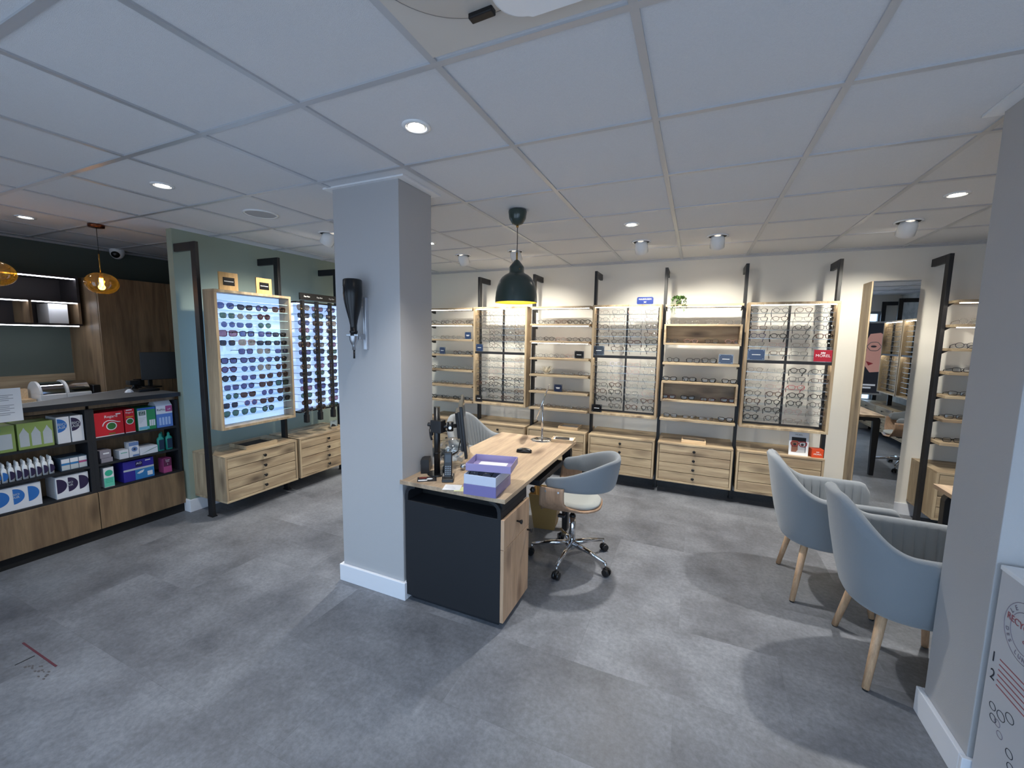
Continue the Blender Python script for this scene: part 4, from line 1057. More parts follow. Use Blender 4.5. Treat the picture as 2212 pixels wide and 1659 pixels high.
def amber(label, loc):
    t = thing('globe_pendant', label, 'pendant lamp', loc, 0, 'amber glass globe pendants over the counter')
    obj('canopy', MB().lathe([(0, CEIL-.003), (.05, CEIL-.003), (.052, CEIL-.010), (.050, CEIL-.026), (0, CEIL-.026)], n=28), COPPER, t)
    obj('cord', MB().cyl((0, 0, 2.19), (0, 0, CEIL-.026), .0022, n=8), BLKP, t)
    obj('stem', MB().cyl((0, 0, 2.03), (0, 0, 2.19), .0045, n=10).cyl((0, 0, 2.00), (0, 0, 2.035), .012, n=14), BRASS, t)
    m = AMB
    prof = []
    for k in range(1, 24):
        a = PI*k/24; r = .105*math.sin(a)**.92; z = 1.940+.085*math.cos(a)
        prof.append((max(.012, r), z))
    obj('glass_globe', MB().lathe(prof, n=44).xf(Matrix.Rotation(.1, 4, 'Y')@Matrix.Translation((-.19, 0, .008))), m, t)
    obj('bulb', MB().lathe([(0, 1.905)]+[(.022*math.sin(a*PI/8), 1.927-.022*math.cos(a*PI/8)) for a in range(1, 7)]+[(.012, 1.96), (.012, 1.999), (0, 1.999)], n=16), mat('bulb_amber', '#ffffff', .4, emit='#ffd080', estr=55), t)
    return t
AMB = clear('amber_glass', (.62, .38, .06), .10)
nt = AMB.node_tree; tr = [n for n in nt.nodes if n.type == 'BSDF_TRANSPARENT'][0]
tc = nt.nodes.new('ShaderNodeTexCoord'); nz = nt.nodes.new('ShaderNodeTexNoise'); nz.inputs['Scale'].default_value = 11; nz.inputs['Detail'].default_value = 5; nz.inputs['Distortion'].default_value = 2
mpg = nt.nodes.new('ShaderNodeMapping'); mpg.inputs['Scale'].default_value = (1, 1, .35)
cr = nt.nodes.new('ShaderNodeValToRGB'); cr.color_ramp.elements[0].position = .38; cr.color_ramp.elements[0].color = (.22, .13, .025, 1); cr.color_ramp.elements[1].position = .64; cr.color_ramp.elements[1].color = (.74, .52, .16, 1)  # mottled tint added so the bulb casts a pattern on the ceiling
nt.links.new(tc.outputs['Object'], mpg.inputs['Vector']); nt.links.new(mpg.outputs[0], nz.inputs['Vector']); nt.links.new(nz.outputs['Fac'], cr.inputs['Fac']); nt.links.new(cr.outputs['Color'], tr.inputs['Color'])
mxs = nt.nodes.new('ShaderNodeMixShader'); tl_ = nt.nodes.new('ShaderNodeBsdfTranslucent'); tl_.inputs['Color'].default_value = (.7, .48, .12, 1); mxs.inputs['Fac'].default_value = .035
src = tr.outputs['BSDF'].links[0].to_socket; nt.links.new(tr.outputs['BSDF'], mxs.inputs[1]); nt.links.new(tl_.outputs['BSDF'], mxs.inputs[2]); nt.links.new(mxs.outputs[0], src)
amber('amber glass globe pendant in full view over the counter', (-4.43, 1.78, 0))
amber('amber glass globe pendant cut by the photo\'s left edge', (-4.43, 1.215, 0))

# ------------------------------------------------------------------ ceiling fittings
lights = []
def light(name, kind, loc, energy, col, **k):
    l = bpy.data.lights.new(name, kind); l.energy = energy; l.color = col
    for a, v in k.items(): setattr(l, a, v)
    o = bpy.data.objects.new(name, l); COL.objects.link(o); o.location = loc; return o
def aim(o, d): o.rotation_euler = Vector(d).to_track_quat('-Z', 'Y').to_euler()
WARM = (1.0, .95, .82); NEUT = (1.0, .98, .93)
def downlight(label, x, y, e=26):
    t = thing('downlight', label, 'ceiling light', (x, y, CEIL), 0, 'small recessed downlights')
    obj('ring', MB().lathe([(.058, .0035), (.058, -.002), (.044, -.004), (.040, -.001), (.038, .0035)], n=36), WPLAS, t)
    obj('reflector', MB().lathe([(.0379, .0035), (.034, .0), (.028, .0034)], n=30), CHROME, t)
    obj('lamp', MB().disc((0, 0, -.0005), .0335, 28), LAMP, t)
    s = light('downlight_beam', 'SPOT', (x, y, CEIL-.012), e, NEUT, spot_size=math.radians(92 if y < 2 else 104), spot_blend=.7, shadow_soft_size=.035); aim(s, (0, 0, -1))
for lab, x, y in (('recessed downlight nearest, above and right of the pillar', -1.098, 1.479), ('recessed downlight left, over the floor before the counter', -2.898, 1.479), ('recessed downlight between two spot lamps, right of the pendant', -.498, 3.279),
                  ('recessed downlight beside the right pillar', 1.302, 3.279), ('recessed downlight glimpsed just right of the left pillar', -2.298, 3.279), ('recessed downlight at the photo\'s far left edge', -4.698, 1.479)):
    downlight(lab, x, y, 20 if x < -4 else 70 if y < 2 else 165)
def spot(label, x, y, d, e=70):
    t = thing('spot_lamp', label, 'ceiling light', (x, y, CEIL), 0, 'white gimbal spot lamps in the ceiling')
    obj('ring', MB().lathe([(.082, .0035), (.083, -.003), (.070, -.005), (.066, .0035)], n=40), WPLAS, t)
    obj('opening', MB().disc((0, 0, -.0012), .0675, 32), SLOT, t)
    dv = Vector(d).normalized(); q = dv.to_track_quat('-Z', 'Y').to_matrix().to_4x4()
    obj('lamp_head', MB().lathe([(.028, .045), (.047, .030), (.055, .0), (.055, -.062), (.050, -.064), (.047, -.055)], n=36).xf(Matrix.Translation((0, 0, -.03))@q), WPLAS, t)
    obj('lamp_lens', MB().disc((0, 0, -.056), .047, 28).xf(Matrix.Translation((0, 0, -.03))@q), LAMP, t)
    s = light('spot_beam', 'SPOT', Vector((x, y, CEIL-.03))+dv*.085, e, WARM, spot_size=math.radians(92), spot_blend=.75, shadow_soft_size=.03); aim(s, dv)
for k, (x, n) in enumerate(((-2.298, 'first from the left pillar'), (-1.698, 'second from the left, behind the pendant cord'), (-.498, 'third, above the blue plaque frame'), (.102, 'fourth, above the hanging plant stack'), (1.302, 'fifth, above the tall mirror'))):
    spot('white gimbal spot lamp over the back wall, '+n, x, 3.879, (0.03, .80, -1))
spot('white gimbal spot lamp left of the pillar, aimed at the sunglasses', -2.898, 2.679, (-.75, 0, -1), 70)
spot('white gimbal spot lamp hidden behind the left pillar', -2.898, 3.879, (-.75, .2, -1), 70)
spot('white gimbal spot lamp over the right wall displays', 1.902, 1.479, (1, 0, -1), 60)
t = thing('ceiling_speaker', 'round flush white ceiling speaker left of the pillar', 'speaker', (-2.898, 2.079, CEIL))
obj('ring', MB().lathe([(.112, .0035), (.113, -.003), (.098, -.005), (.094, -.002)], n=44), WPLAS, t)
obj('grille', MB().disc((0, 0, -.002), .0945, 40), mat('speaker_grille', '#b4b6ba', .7, bump=.6, bscale=900), t)
t = thing('security_camera', 'white dome security camera on the counter\'s ceiling', 'camera', (-5.60, 2.40, CEIL))
obj('housing', MB().lathe([(.062, .003), (.062, -.03), (.056, -.055), (.04, -.08), (.02, -.093), (0, -.096)], n=28), WPLAS, t)
obj('lens_dome', MB().lathe([(.036, 0), (.032, .012), (.02, .02), (0, .024)], n=22).xf(Matrix.Translation((.035, -.03, -.055))@Vector((.75, -.5, -.6)).to_track_quat('Z', 'Y').to_matrix().to_4x4()), BLKP, t)
# round air diffuser overhead
t = thing('air_diffuser', 'large round white ceiling air unit cut by the photo\'s top', 'air unit', (-.50, .86, CEIL))
BEIGE = mat('diffuser_beige_shade', '#d4cdc4', .6)  # warm shade over the white unit put into a beige colour
obj('tile_shade_plate', MB().box(-.285, .285, -.285, .285, -.0045, .003), BEIGE, t)  # added plate stands in for the beige shade on the tile
obj('disc', MB().lathe([(0, -.018), (.212, -.018), (.222, -.013), (.222, -.0046)], n=64, c=(-.035, -.035, 0)), BEIGE, t)
obj('gap_ring', MB().lathe([(.2221, -.0048), (.228, -.0048), (.228, -.010), (.2221, -.010)], n=64, c=(-.035, -.035, 0)), mat('gap_grey', '#7c7c80', .6), t)  # grey ring drawn for the dark gap round the disc
obj('clip', MB().box(-.035, .035, -.012, .012, -.03, -.005).xf(Matrix.Translation((-.055, .168, 0))@Matrix.Rotation(-.05, 4, 'Z')), BLKP, t, bevel=.003)
pts = [(.48, -.10), (.48, .21), (.07, .21)]
for a in range(0, 91, 10): pts.append((.07-.075*math.sin(math.radians(a)), .135+.075*math.cos(math.radians(a))))
pts += [(-.005, -.10)]
obj('side_cover', MB().prism(pts, 'z', -.035, -.0046), WPLAS, t, bevel=.01)
# floor marks
FR_ = mat('tape_dark_red', '#5c2a36', .6)
tag(obj('floor_mark', MB().box(-3.03, -2.67, .774, .782, .0002, .0010), FR_, None, world=True), 'dark red strip of tape on the floor at lower left', 'floor marking')
tag(obj('floor_mark', MB().box(-2.857, -2.852, .70, .765, .0002, .0010), SLOT, None, world=True), 'short black line stuck at right angles under the red strip', 'floor marking')
sm_ = MB()
for k in range(16):
    x, y = -2.80+.012*k+random.uniform(-.006, .006), .735+random.uniform(-.02, .02); sm_.disc((x, y, .0004+.00002*k), .006, 7, rx=1.5, ry=.4+random.random()*.5)
tag(obj('floor_sticker_remains', sm_, mat('scuff_grey', '#5e5a5c', .7), None, world=True), 'small smudged sticker remains beside the red strip', 'floor marking')

# ------------------------------------------------------------------ service counter and its shelves
XC = -4.05   # front plane of the shelf units
def counter_unit(label, y0, y1):
    t = thing('counter_shelf_unit', label, 'shelf unit', (XC-.2, (y0+y1)/2, 0), 0, 'black counter shelf units with oak plinth panels')
    q = .024; xb = XC-.215
    b = MB().box(xb, XC-.012, y0, y0+q, .08, 1.0).box(xb, XC-.012, y1-q, y1, .08, 1.0).box(xb-.012, xb, y0, y1, .3801, .9999)
    obj('carcass', b, BLKL, t, world=True)
    obj('back_panel', MB().box(xb, xb+.01, y0+q, y1-q, .3801, .97), DOAK, t, world=True)
    for z in (.38, .575, .775): obj('shelf', MB().box(xb+.01, XC-.013, y0+q, y1-q, z-.016, z), BLKL, t, world=True)
    obj('oak_panel', MB().box(XC-.0119, XC+.006, y0+.002, y1-.002, .082, .366), DOAK, t, world=True, bevel=.001)
    obj('plinth', MB().box(xb+.02, XC-.02, y0, y1, 0, .0799), SLOT, t, world=True)
    obj('oak_strip', MB().box(XC-.05, XC-.035, y0+.01, y1-.01, 1.0001, 1.03), DOAK, t, world=True)
    return t
UY = [(-.21, .335), (.34, .915), (.92, 1.492), (1.4925, 2.066)]
for (a, c), n in zip(UY, ('out of view at the near end', 'cut by the left edge', 'with the green and white lens-care boxes', 'with the red boxes, by the sage wall end')):
    if c < .4: continue
    counter_unit('black counter shelf unit '+n, a, c)
CT = mat('countertop_anthracite', '#5a5c60', .5, bump=.1, bscale=300)
t = thing('service_counter', 'long anthracite countertop above the lens-care shelves', 'counter', (-4.5, 1.2, 0))
WPOLY = [(-4.032, .34), (-4.032, 2.07), (-4.69, 2.07), (-4.25, 1.225), (-4.13, .99), (-4.13, .34)]
obj('worktop', MB().prism(WPOLY, 'z', 1.0312, 1.064, 0).box(-4.0319, -4.029, .34, 2.07, 1.0311, 1.0641, 1), [CT, BLKL], t, world=True)
obj('edge_strip', MB().prism([(-4.25, 1.22), (-4.688, 2.06), (-4.694, 2.062), (-4.256, 1.222)], 'z', 1.03, 1.0665), WPLAS, t, world=True)
obj('support', MB().box(-4.60, -4.28, 2.02, 2.05, 0, 1.0311), BLKL, t, world=True)
# far worktop, wall unit, tall cupboard against the dark wall
t = thing('back_worktop', 'dark worktop with oak splashback along the dark sage wall', 'counter', (-5.45, 1.2, 0))
obj('worktop', MB().box(-5.749, -5.12, .3, 2.03, .90, .93), CT, t, world=True)
obj('base_cabinet', MB().box(-5.749, -5.16, .3, 2.03, 0, .8999), DOAK, t, world=True)
obj('splashback', MB().box(-5.749, -5.73, .3, 2.03, .9301, 1.15), wood('splash_oak', *OAKC, axis='Y'), t, world=True)
t = thing('wall_unit', 'dark open wall unit with three rows of white LED light', 'shelf unit', (-5.55, 1.2, 1.6))
DK = mat('dark_brown_laminate', '#2b2628', .6)
b = MB()
for z in (2.06, 1.835, 1.62): b.box(-5.749, -5.40, .3, 2.0, z, z+.018)
b.box(-5.749, -5.73, .3, 2.0, 1.638, 2.06)
obj('carcass', b, DK, t, world=True)
for y in (.5, 1.66, 1.982): obj('divider', MB().box(-5.7299, -5.40, y, y+.018, 1.638, 1.8349 if y < 1.9 else 1.8349), DOAK, t, world=True)
obj('end_panel', MB().box(-5.7299, -5.40, 1.982, 2.0, 1.8531, 2.0599), DK, t, world=True)
for z in (2.052, 1.827, 1.612):
    obj('led_strip', MB().box(-5.43, -5.41, .32, 1.98, z, z+.0079), mat('led_cool', '#fff', .5), t, world=True)
tag(obj('white_binder', MB().box(-5.70, -5.46, 1.80, 1.93, 1.6385, 1.82), WPLAS, None, world=True, bevel=.004), 'white binder box standing in the lit wall unit', 'binder')
t = thing('tall_cupboard', 'tall oak cupboard with flush doors right of the wall unit', 'cupboard', (-5.45, 3.0, 0))
obj('body', MB().box(-5.749, -5.17, 2.031, 4.83, 0, 2.08), DOAK, t, world=True)
for k in range(5):
    y = 2.034+k*.555
    obj('door', MB().box(-5.1699, -5.150, y, y+.551, .08, 2.078), DOAK, t, world=True, bevel=.001)
# appliances on the far worktop
def steamer(label, y):
    t = thing('lens_cleaner', label, 'appliance', (-5.40, y, .9305), 0, 'white and chrome countertop appliances')
    L = .085
    pb = [(-.13, 0), (.13, 0), (.13, .07), (.115, .075), (-.115, .075), (-.13, .07)]
    obj('base', MB().prism(pb, 'y', -L, L), WPLAS, t, bevel=.004)
    pts = [(.125, .0752)]
    for a in range(0, 181, 5): pts.append((.122*math.cos(math.radians(a)), .0752+.10*math.sin(math.radians(a))))
    obj('lid', MB().prism(pts[1:], 'y', -L+.018, L-.008), CHROME, t)
    pts = [(.128*math.cos(math.radians(a)), .0752+.112*math.sin(math.radians(a))) for a in range(0, 181, 5)]
    obj('side_cheek', MB().prism(pts, 'y', -L, -L+.017), WPLAS, t)
steamer('left of two white chrome-lidded machines on the far worktop', 1.715)
steamer('right of two white chrome-lidded machines on the far worktop', 1.887)
tag(obj('paper_tray', MB().box(-5.52, -5.33, 1.52, 1.62, .9305, .965).box(-5.51, -5.45, 1.53, 1.61, .9651, 1.05), [PALE], None, world=True), 'pale wooden box of cards left of the chrome machines', 'box')
tag(obj('black_speaker', MB().box(-5.40, -5.25, 1.978, 2.028, .9305, 1.06), BLKP, None, world=True, bevel=.004), 'black box device right of the chrome machines', 'device')
# counter monitor etc
t = thing('till_monitor', 'black till monitor on the counter behind the sage wall', 'monitor', (-4.55, 2.0, 1.0645))
obj('panel', MB().box(-.012, .012, .0, .36, .07, .325).xf(Matrix.Rotation(-.35, 4, 'Z')), BLKP, t, bevel=.003)
obj('stand', MB().box(-.08, .08, .02, .12, 0, .012).box(-.01, .01, .05, .08, .0121, .10), BLKP, t, bevel=.003)
t.location = (-4.62, 2.075, 1.0645)
obj('stand_foot', MB().box(-.08, .0, -.09, -.0, -.0, .01).box(-.03, -.02, -.05, .03, .0101, .08), BLKP, t)
tag(obj('barcode_scanner', MB().lathe([(0, 0), (.035, 0), (.03, .015), (.012, .03), (.012, .05)], n=16).xf(Matrix.Translation((-4.47, 1.95, 1.0645))).box(-4.51, -4.44, 1.91, 1.99, 1.114, 1.151), BLKP, None, world=True, bevel=.004), 'black handheld scanner on its stand before the till monitor', 'scanner')
tag(obj('crumpled_tissue', MB().lathe([(0, 0), (.03, .004), (.024, .018), (.01, .03), (0, .032)], n=7, c=(-4.32, 1.85, 1.0645), sm=False), PAPER, None, world=True), 'crumpled white tissue on the counter', 'tissue')
tag(obj('keyboard', MB().box(-4.40, -4.28, 1.90, 2.05, 1.0645, 1.085), BLKP, None, world=True, bevel=.004), 'black keyboard at the counter\'s far end', 'keyboard')
t = thing('notice_sheet', 'white printed notice standing on the counter front, cut by the left edge', 'sign', (-4.02, 1.05, 1.0))
obj('sheet', MB().box(-4.024, -4.019, .90, 1.155, .985, 1.20), PAPER, t, world=True)
q = MB()
for z0, n in ((1.155, 4), (1.09, 4), (1.04, 2)):
    for k in range(n): q.box(-4.0188, -4.0183, .93, 1.12-.02*(k % 2), z0-.011*k, z0-.011*k+.004)
obj('print_lines', q, mat('print_lightgrey', '#9a9ca2', .7), t, world=True)

# boxes on the counter shelves (front faces look toward +x)
XFc = XC-.03
def carton(label, y0, y1, z, h, d=.16, m=None, x=XFc, group=None, name='lens_care_box'):
    t = thing(name, label, 'box', (x-d/2, (y0+y1)/2, z), 0, group)
    obj('carton', MB().box(x-d, x, y0+.0008, y1-.0008, z+.0005, z+h), m, t, world=True, bevel=.001)
    t['_x'] = x; return t
def panel(t, y0, y1, z0, z1, m, e=.0006, name='printed_panel', x=XFc):
    return obj(name, MB().box(x+e-.0005, x+e, y0, y1, z0, z1), m, t, world=True)
def dshape(t, y, z, r, m, x=XFc, e=.0008):
    mb = MB().disc((x+e, y, z), r, 20, 'x', half=(-PI/2, PI/2)); return obj('printed_half_disc', mb, m, t, world=True, recalc=False)
def disc(t, y, z, r, m, rx=1, ry=1, x=XFc, e=.0008, name='printed_disc'):
    return obj(name, MB().disc((x+e, y, z), r, 24, 'x', rx=rx, ry=ry), m, t, world=True, recalc=False)
C_ = lambda n, h: mat('carton_'+n, h, .5)
GRN, GRY, BLU, DPUR, WHT, REDC, DRED = C_('lime', '#8fa45c'), C_('silver', '#b9c0c4'), C_('blue', '#2a6cb8'), C_('dark_purple', '#2a2044'), C_('white', '#dcdee4'), C_('red', '#c01828'), C_('dark_green', '#2f6b34')
TEAL, CYAN, INDI, PINK = C_('teal', '#2fa98c'), C_('cyan', '#2c78b4'), C_('indigo', '#2c2690'), C_('pink', '#a8487c')
z1, z2, z3 = .380, .575, .775
t = carton('white and grey box cut by the left edge, top counter shelf', .985, 1.03, z3, .17, m=WHT)
t = carton('narrow lime green lens-care box, top counter shelf', 1.036, 1.126, z3, .175, m=GRN)
panel(t, 1.05, 1.11, z3+.02, z3+.12, GRY); disc(t, 1.055, z3+.15, .010, TEAL)
t = carton('wide lime green box printed with three bottles', 1.135, 1.305, z3, .178, m=GRN)
for k in range(3):
    yc = 1.165+.055*k; panel(t, yc-.022, yc+.022, z3+.02, z3+.105, GRY)
    obj('printed_bottle', MB().prism([(yc-.022, z3+.1051), (yc+.022, z3+.1051), (yc+.006, z3+.135), (yc, z3+.15), (yc-.006, z3+.135)], 'x', XFc, XFc+.0006), GRY, t, world=True)
def bio(label, y0, y1, z, h, m, grp=None):
    t = carton(label, y0, y1, z, h, m=WHT, group=grp)
    r = min(.05, (y1-y0)*.72); dshape(t, y0+.004+.02*0, z+h*.68, r, m)
    text('BIO', r*.55, GRY, t, (XFc+.0012, y0+r*.55, z+h*.72), FX, world=True); text('AIR', r*.55, GRY, t, (XFc+.0012, y0+r*.55, z+h*.60), FX, world=True)
bio('narrow white box with one blue half disc, top shelf', 1.322, 1.389, z3, .19, BLU)
bio('narrow white box with one dark purple half disc, top shelf', 1.394, 1.462, z3, .19, DPUR)
def bigbio(label, y0, y1, m):
    t = carton(label, y0, y1, z1, .16, m=WHT)
    w = (y1-y0)/3
    for k in range(3):
        dshape(t, y0+.006+w*k, z1+.092, .052, m)
    text('BIO', .02, GRY, t, (XFc+.0012, y0+w*1.28, z1+.105), FX, world=True); text('AIR', .02, GRY, t, (XFc+.0012, y0+w*1.28, z1+.085), FX, world=True)
bigbio('wide white box with three blue half discs, bottom shelf', 1.01, 1.215, BLU)
bigbio('wide white box with three dark purple half discs, bottom shelf', 1.285, 1.460, DPUR)
def bottle(label, x, y, z, m, lab, grp, w=.013, d=.010, h=.105):
    t = thing('solution_bottle', label, 'bottle', (x, y, z+.0005), 0, grp)
    pr = [(0, 0), (1, 0), (1, h*.62), (.75, h*.72), (.42, h*.78), (.42, h*.82), (.5, h*.84), (.34, h*.97), (.2, h), (0, h)]
    rs = [[Vector((d*r*math.copysign(abs(math.cos(2*PI*j/16))**.7, math.cos(2*PI*j/16)), w*r*math.copysign(abs(math.sin(2*PI*j/16))**.7, math.sin(2*PI*j/16)), zz)) for j in range(16)] for r, zz in pr[1:-1]]
    obj('body', MB().rings(rs), m, t)
    obj('label', MB().disc((d+.0008, -w*.6, h*.33), w*1.7, 14, 'x', half=(-PI/2, PI/2), ry=1.3), lab, t, recalc=False)
    return t
for r in range(3):
    for k in range(9):
        y = 1.03+.031*k+.004*r; xx = XFc-.015-.034*r
        if y > 1.31: continue
        bottle('white spray bottle, %s from left in the %s row, middle shelf' % (ORD[k], ['front', 'middle', 'back'][r]), xx, y, z2, WPLAS, BLU if k < 2 else DPUR, 'white solution bottles on the middle counter shelf', .0135, .011, .125)
t = carton('low stack of blue and white blister boxes, middle shelf', 1.322, 1.464, z2, .09, m=C_('slate', '#41586e'))
for k in range(3):
    y = 1.326+.046*k; panel(t, y, y+.042, z2+.055, z2+.085, WHT); panel(t, y, y+.042, z2+.005, z2+.04, GRY); panel(t, y, y+.042, z2+.041, z2+.054, [CYAN, CYAN, PINK][k])
# right unit
t = carton('large red box with a green eye, top counter shelf', 1.518, 1.695, z3, .185, m=REDC)
text('Regard', .028, WHT, t, (XFc+.0012, 1.62, z3+.150), FX, world=True)
disc(t, 1.62, z3+.075, .032, WHT); disc(t, 1.62, z3+.075, .026, DRED, e=.0014)
obj('printed_brow', MB().tube([(XFc+.001, 1.518+a, z3+c) for a, c in ((.049, .080), (.053, .095), (.062, .109), (.077, .118), (.095, .120), (.112, .116), (.126, .109), (.140, .103), (.156, .101))], .0035, 6), WHT, t, world=True)
panel(t, 1.60, 1.64, z3+.012, z3+.022, C_('olive', '#6b6a2c')); panel(t, 1.519, 1.694, z3+.001, z3+.007, WHT); panel(t, 1.65, 1.68, z3+.160, z3+.168, WHT)
t = carton('narrow red box with a green eye, top counter shelf', 1.702, 1.768, z3, .19, m=REDC)
text('Regard', .017, WHT, t, (XFc+.0012, 1.735, z3+.162), FX, world=True)
disc(t, 1.735, z3+.092, .025, WHT); disc(t, 1.735, z3+.092, .020, DRED, e=.0014); panel(t, 1.712, 1.758, z3+.124, z3+.131, C_('yellow', '#c9a02c')); panel(t, 1.703, 1.767, z3+.001, z3+.007, WHT); panel(t, 1.715, 1.752, z3+.178, z3+.185, WHT)
t = carton('green and white lens-care box right of the red boxes', 1.785, 1.908, z3, .185, m=C_('green', '#2a8a58'))
panel(t, 1.787, 1.845, z3+.004, z3+.165, WHT); panel(t, 1.795, 1.838, z3+.125, z3+.158, C_('deep_green', '#0f4a34'), .0012)
text('OPTI', .016, WHT, t, (XFc+.0020, 1.8165, z3+.149), FX, world=True); text('FREE', .016, WHT, t, (XFc+.0020, 1.8165, z3+.134), FX, world=True)
panel(t, 1.786, 1.907, z3+.168, z3+.184, C_('royal', '#2a5cb0'))
for k in range(3): panel(t, 1.862+.014*k, 1.873+.014*k, z3+.03, z3+.08, WHT); 
for k in range(4): panel(t, 1.792, 1.84-.01*k, z3+.10-.012*k, z3+.104-.012*k, GRY, .0012)
panel(t, 1.79, 1.86, z3+.008, z3+.03, C_('sky', '#6db4cc'), .0012)
t = carton('tall blue and pink box with a peaked top, right end', 1.912, 2.03, z3, .185, m=C_('periwinkle', '#5a82c8'), d=.12)
panel(t, 1.913, 2.029, z3+.115, z3+.184, WHT); panel(t, 1.98, 2.028, z3+.13, z3+.18, PINK, .0012)
obj('peaked_top', MB().prism([(XFc-.12, z3+.1855), (XFc, z3+.1855), (XFc-.05, z3+.235), (XFc-.07, z3+.235)], 'y', 1.914, 2.028), WHT, t, world=True)
text('ReNu', .026, C_('ink', '#22304a'), t, (XFc+.0016, 1.948, z3+.150), FX, world=True); text('x4', .022, WHT, t, (XFc+.0018, 2.005, z3+.150), FX, world=True)
for k in range(4): panel(t, 1.93+.022*k, 1.945+.022*k, z3+.02, z3+.085, C_('pale_blue', '#a9c2e6'))
t = carton('small grey box stacked at the middle shelf\'s left', 1.54, 1.61, z2, .035, m=C_('stone', '#84808c'), d=.10)
t = carton('grey box with a white strip on the small grey box', 1.535, 1.603, z2+.036, .06, m=C_('stone', '#84808c'), d=.10); panel(t, 1.555, 1.59, z2+.066, z2+.076, WHT)
t = carton('small white box with teal side, middle shelf', 1.65, 1.71, z2, .07, m=WHT, d=.09); panel(t, 1.66, 1.70, z2+.045, z2+.05, TEAL)
t = carton('upright white box with a blue eye, middle shelf', 1.713, 1.778, z2, .12, m=WHT, d=.07)
panel(t, 1.714, 1.777, z2+.09, z2+.119, C_('steel_blue', '#6c86b4')); disc(t, 1.748, z2+.062, .02, C_('steel_blue', '#6c86b4')); disc(t, 1.748, z2+.062, .008, C_('ink', '#22304a'), e=.0014); panel(t, 1.735, 1.776, z2+.003, z2+.018, C_('steel_blue', '#6c86b4'))
t = carton('long low white box with green swoosh lines, middle shelf', 1.781, 1.905, z2, .062, m=WHT, d=.13)
obj('printed_swoosh', MB().prism([(1.79, z2+.008), (1.90, z2+.045), (1.90, z2+.050), (1.85, z2+.035)], 'x', XFc, XFc+.0008), C_('sage', '#7f9c94'), t, world=True)
for k, (y, xx, n) in enumerate(((1.935, 0, 'left'), (1.995, 0, 'right'), (1.968, -.05, 'rear'))):
    t = thing('solution_bottle', n+' one of three teal green bottles, middle shelf\'s right end', 'bottle', (XFc-.018+xx, y, z2+.0005), 0, 'teal green solution bottles')
    rs = [[Vector((.016*r*math.cos(2*PI*j/18), .025*r*math.copysign(abs(math.sin(2*PI*j/18))**.7, math.sin(2*PI*j/18)), zz)) for j in range(18)] for r, zz in ((.95, 0), (1, .004), (1, .10), (.8, .112), (.4, .12), (.4, .14), (.25, .143), (.25, .15))]
    obj('body', MB().rings(rs), mat('bottle_teal', '#1f8a7c', .3), t)
    obj('label', MB().box(.0155, .0168, -.018, .018, .012, .095), mat('label_navy', '#14304a', .5), t); 
t = carton('upright white and teal box, bottom shelf', 1.545, 1.608, z1, .155, m=WHT, d=.08)
panel(t, 1.546, 1.607, z1+.004, z1+.075, C_('mint', '#5fc0a8')); disc(t, 1.577, z1+.11, .024, TEAL)
for k in range(3): panel(t, 1.555, 1.598, z1+.06-.012*k, z1+.065-.012*k, TEAL, .0012)
t = carton('wide indigo and blue box with a silver band, bottom shelf', 1.665, 1.868, z1, .165, m=INDI)
panel(t, 1.666, 1.867, z1+.085, z1+.10, GRY); panel(t, 1.74, 1.867, z1+.003, z1+.084, CYAN); panel(t, 1.745, 1.79, z1+.11, z1+.15, C_('deep_indigo', '#16104e'), .0012)
text('AO', .024, WHT, t, (XFc+.0022, 1.767, z1+.135), FX, world=True); panel(t, 1.82, 1.855, z1+.02, z1+.055, WHT, .0014); panel(t, 1.81, 1.845, z1+.145, z1+.153, WHT, .0014)
obj('printed_wave', MB().prism([(1.75, z1+.055), (1.775, z1+.07), (1.80, z1+.075), (1.79, z1+.055), (1.765, z1+.048)], 'x', XFc, XFc+.0016), WHT, t, world=True)
t = carton('small pink and plum box at the bottom shelf\'s right', 1.935, 1.995, z1, .125, m=PINK, d=.08)
panel(t, 1.936, 1.994, z1+.055, z1+.124, C_('plum', '#5a1c44')); text('Total', .015, WHT, t, (XFc+.0014, 1.965, z1+.108), FX, world=True); text('Care', .013, WHT, t, (XFc+.0014, 1.965, z1+.095), FX, world=True); text('1', .02, WHT, t, (XFc+.0014, 1.965, z1+.072), FX, world=True)
for o in bpy.data.objects:
    if '_x' in o: del o['_x']

# ------------------------------------------------------------------ recycling box at the right
t = thing('recycling_box', 'white cardboard spectacle recycling box before the right pillar', 'box', (1.28, 1.6, 0))
CB_ = mat('cardboard_white', '#c6c6ca', .7); bx0 = .972
obj('box_body', MB().box(bx0, 1.45, 1.36, 1.858, 0, .832), CB_, t, world=True, bevel=.002)
obj('lid', MB().box(bx0-.003, 1.454, 1.357, 1.861, .8321, .848), mat('cardboard_lid', '#eceef2', .6), t, world=True, bevel=.002)
FL = (PI/2, 0, -PI/2)   # lettering facing -x
MG = mat('print_faded_grey', '#8a7f8a', .7); MR = mat('print_faded_red', '#a2595e', .7); MI = mat('ink_dark', '#2c2f38', .7)
cy, cz = 1.72, .69
for rr in (.093, .064): obj('printed_ring', MB().tube([(bx0-.0004, cy+rr*math.cos(2*PI*k/48), cz+rr*math.sin(2*PI*k/48)) for k in range(48)], .0011, 4, closed=True), MG, t, world=True)
def arc_text(s, r, a0, a1, m, size):
    for k, c in enumerate(s):
        if c == ' ': continue
        a = a0+(a1-a0)*k/max(1, len(s)-1)
        q = text(c, size, m, t, (bx0-.0012, cy-r*math.sin(a), cz+r*math.cos(a)), (PI/2, 0, -PI/2), world=True)
        q.rotation_euler = (Matrix.Rotation(-PI/2, 4, 'Z')@Matrix.Rotation(PI/2, 4, 'X')@Matrix.Rotation(-a, 4, 'Z')).to_euler()
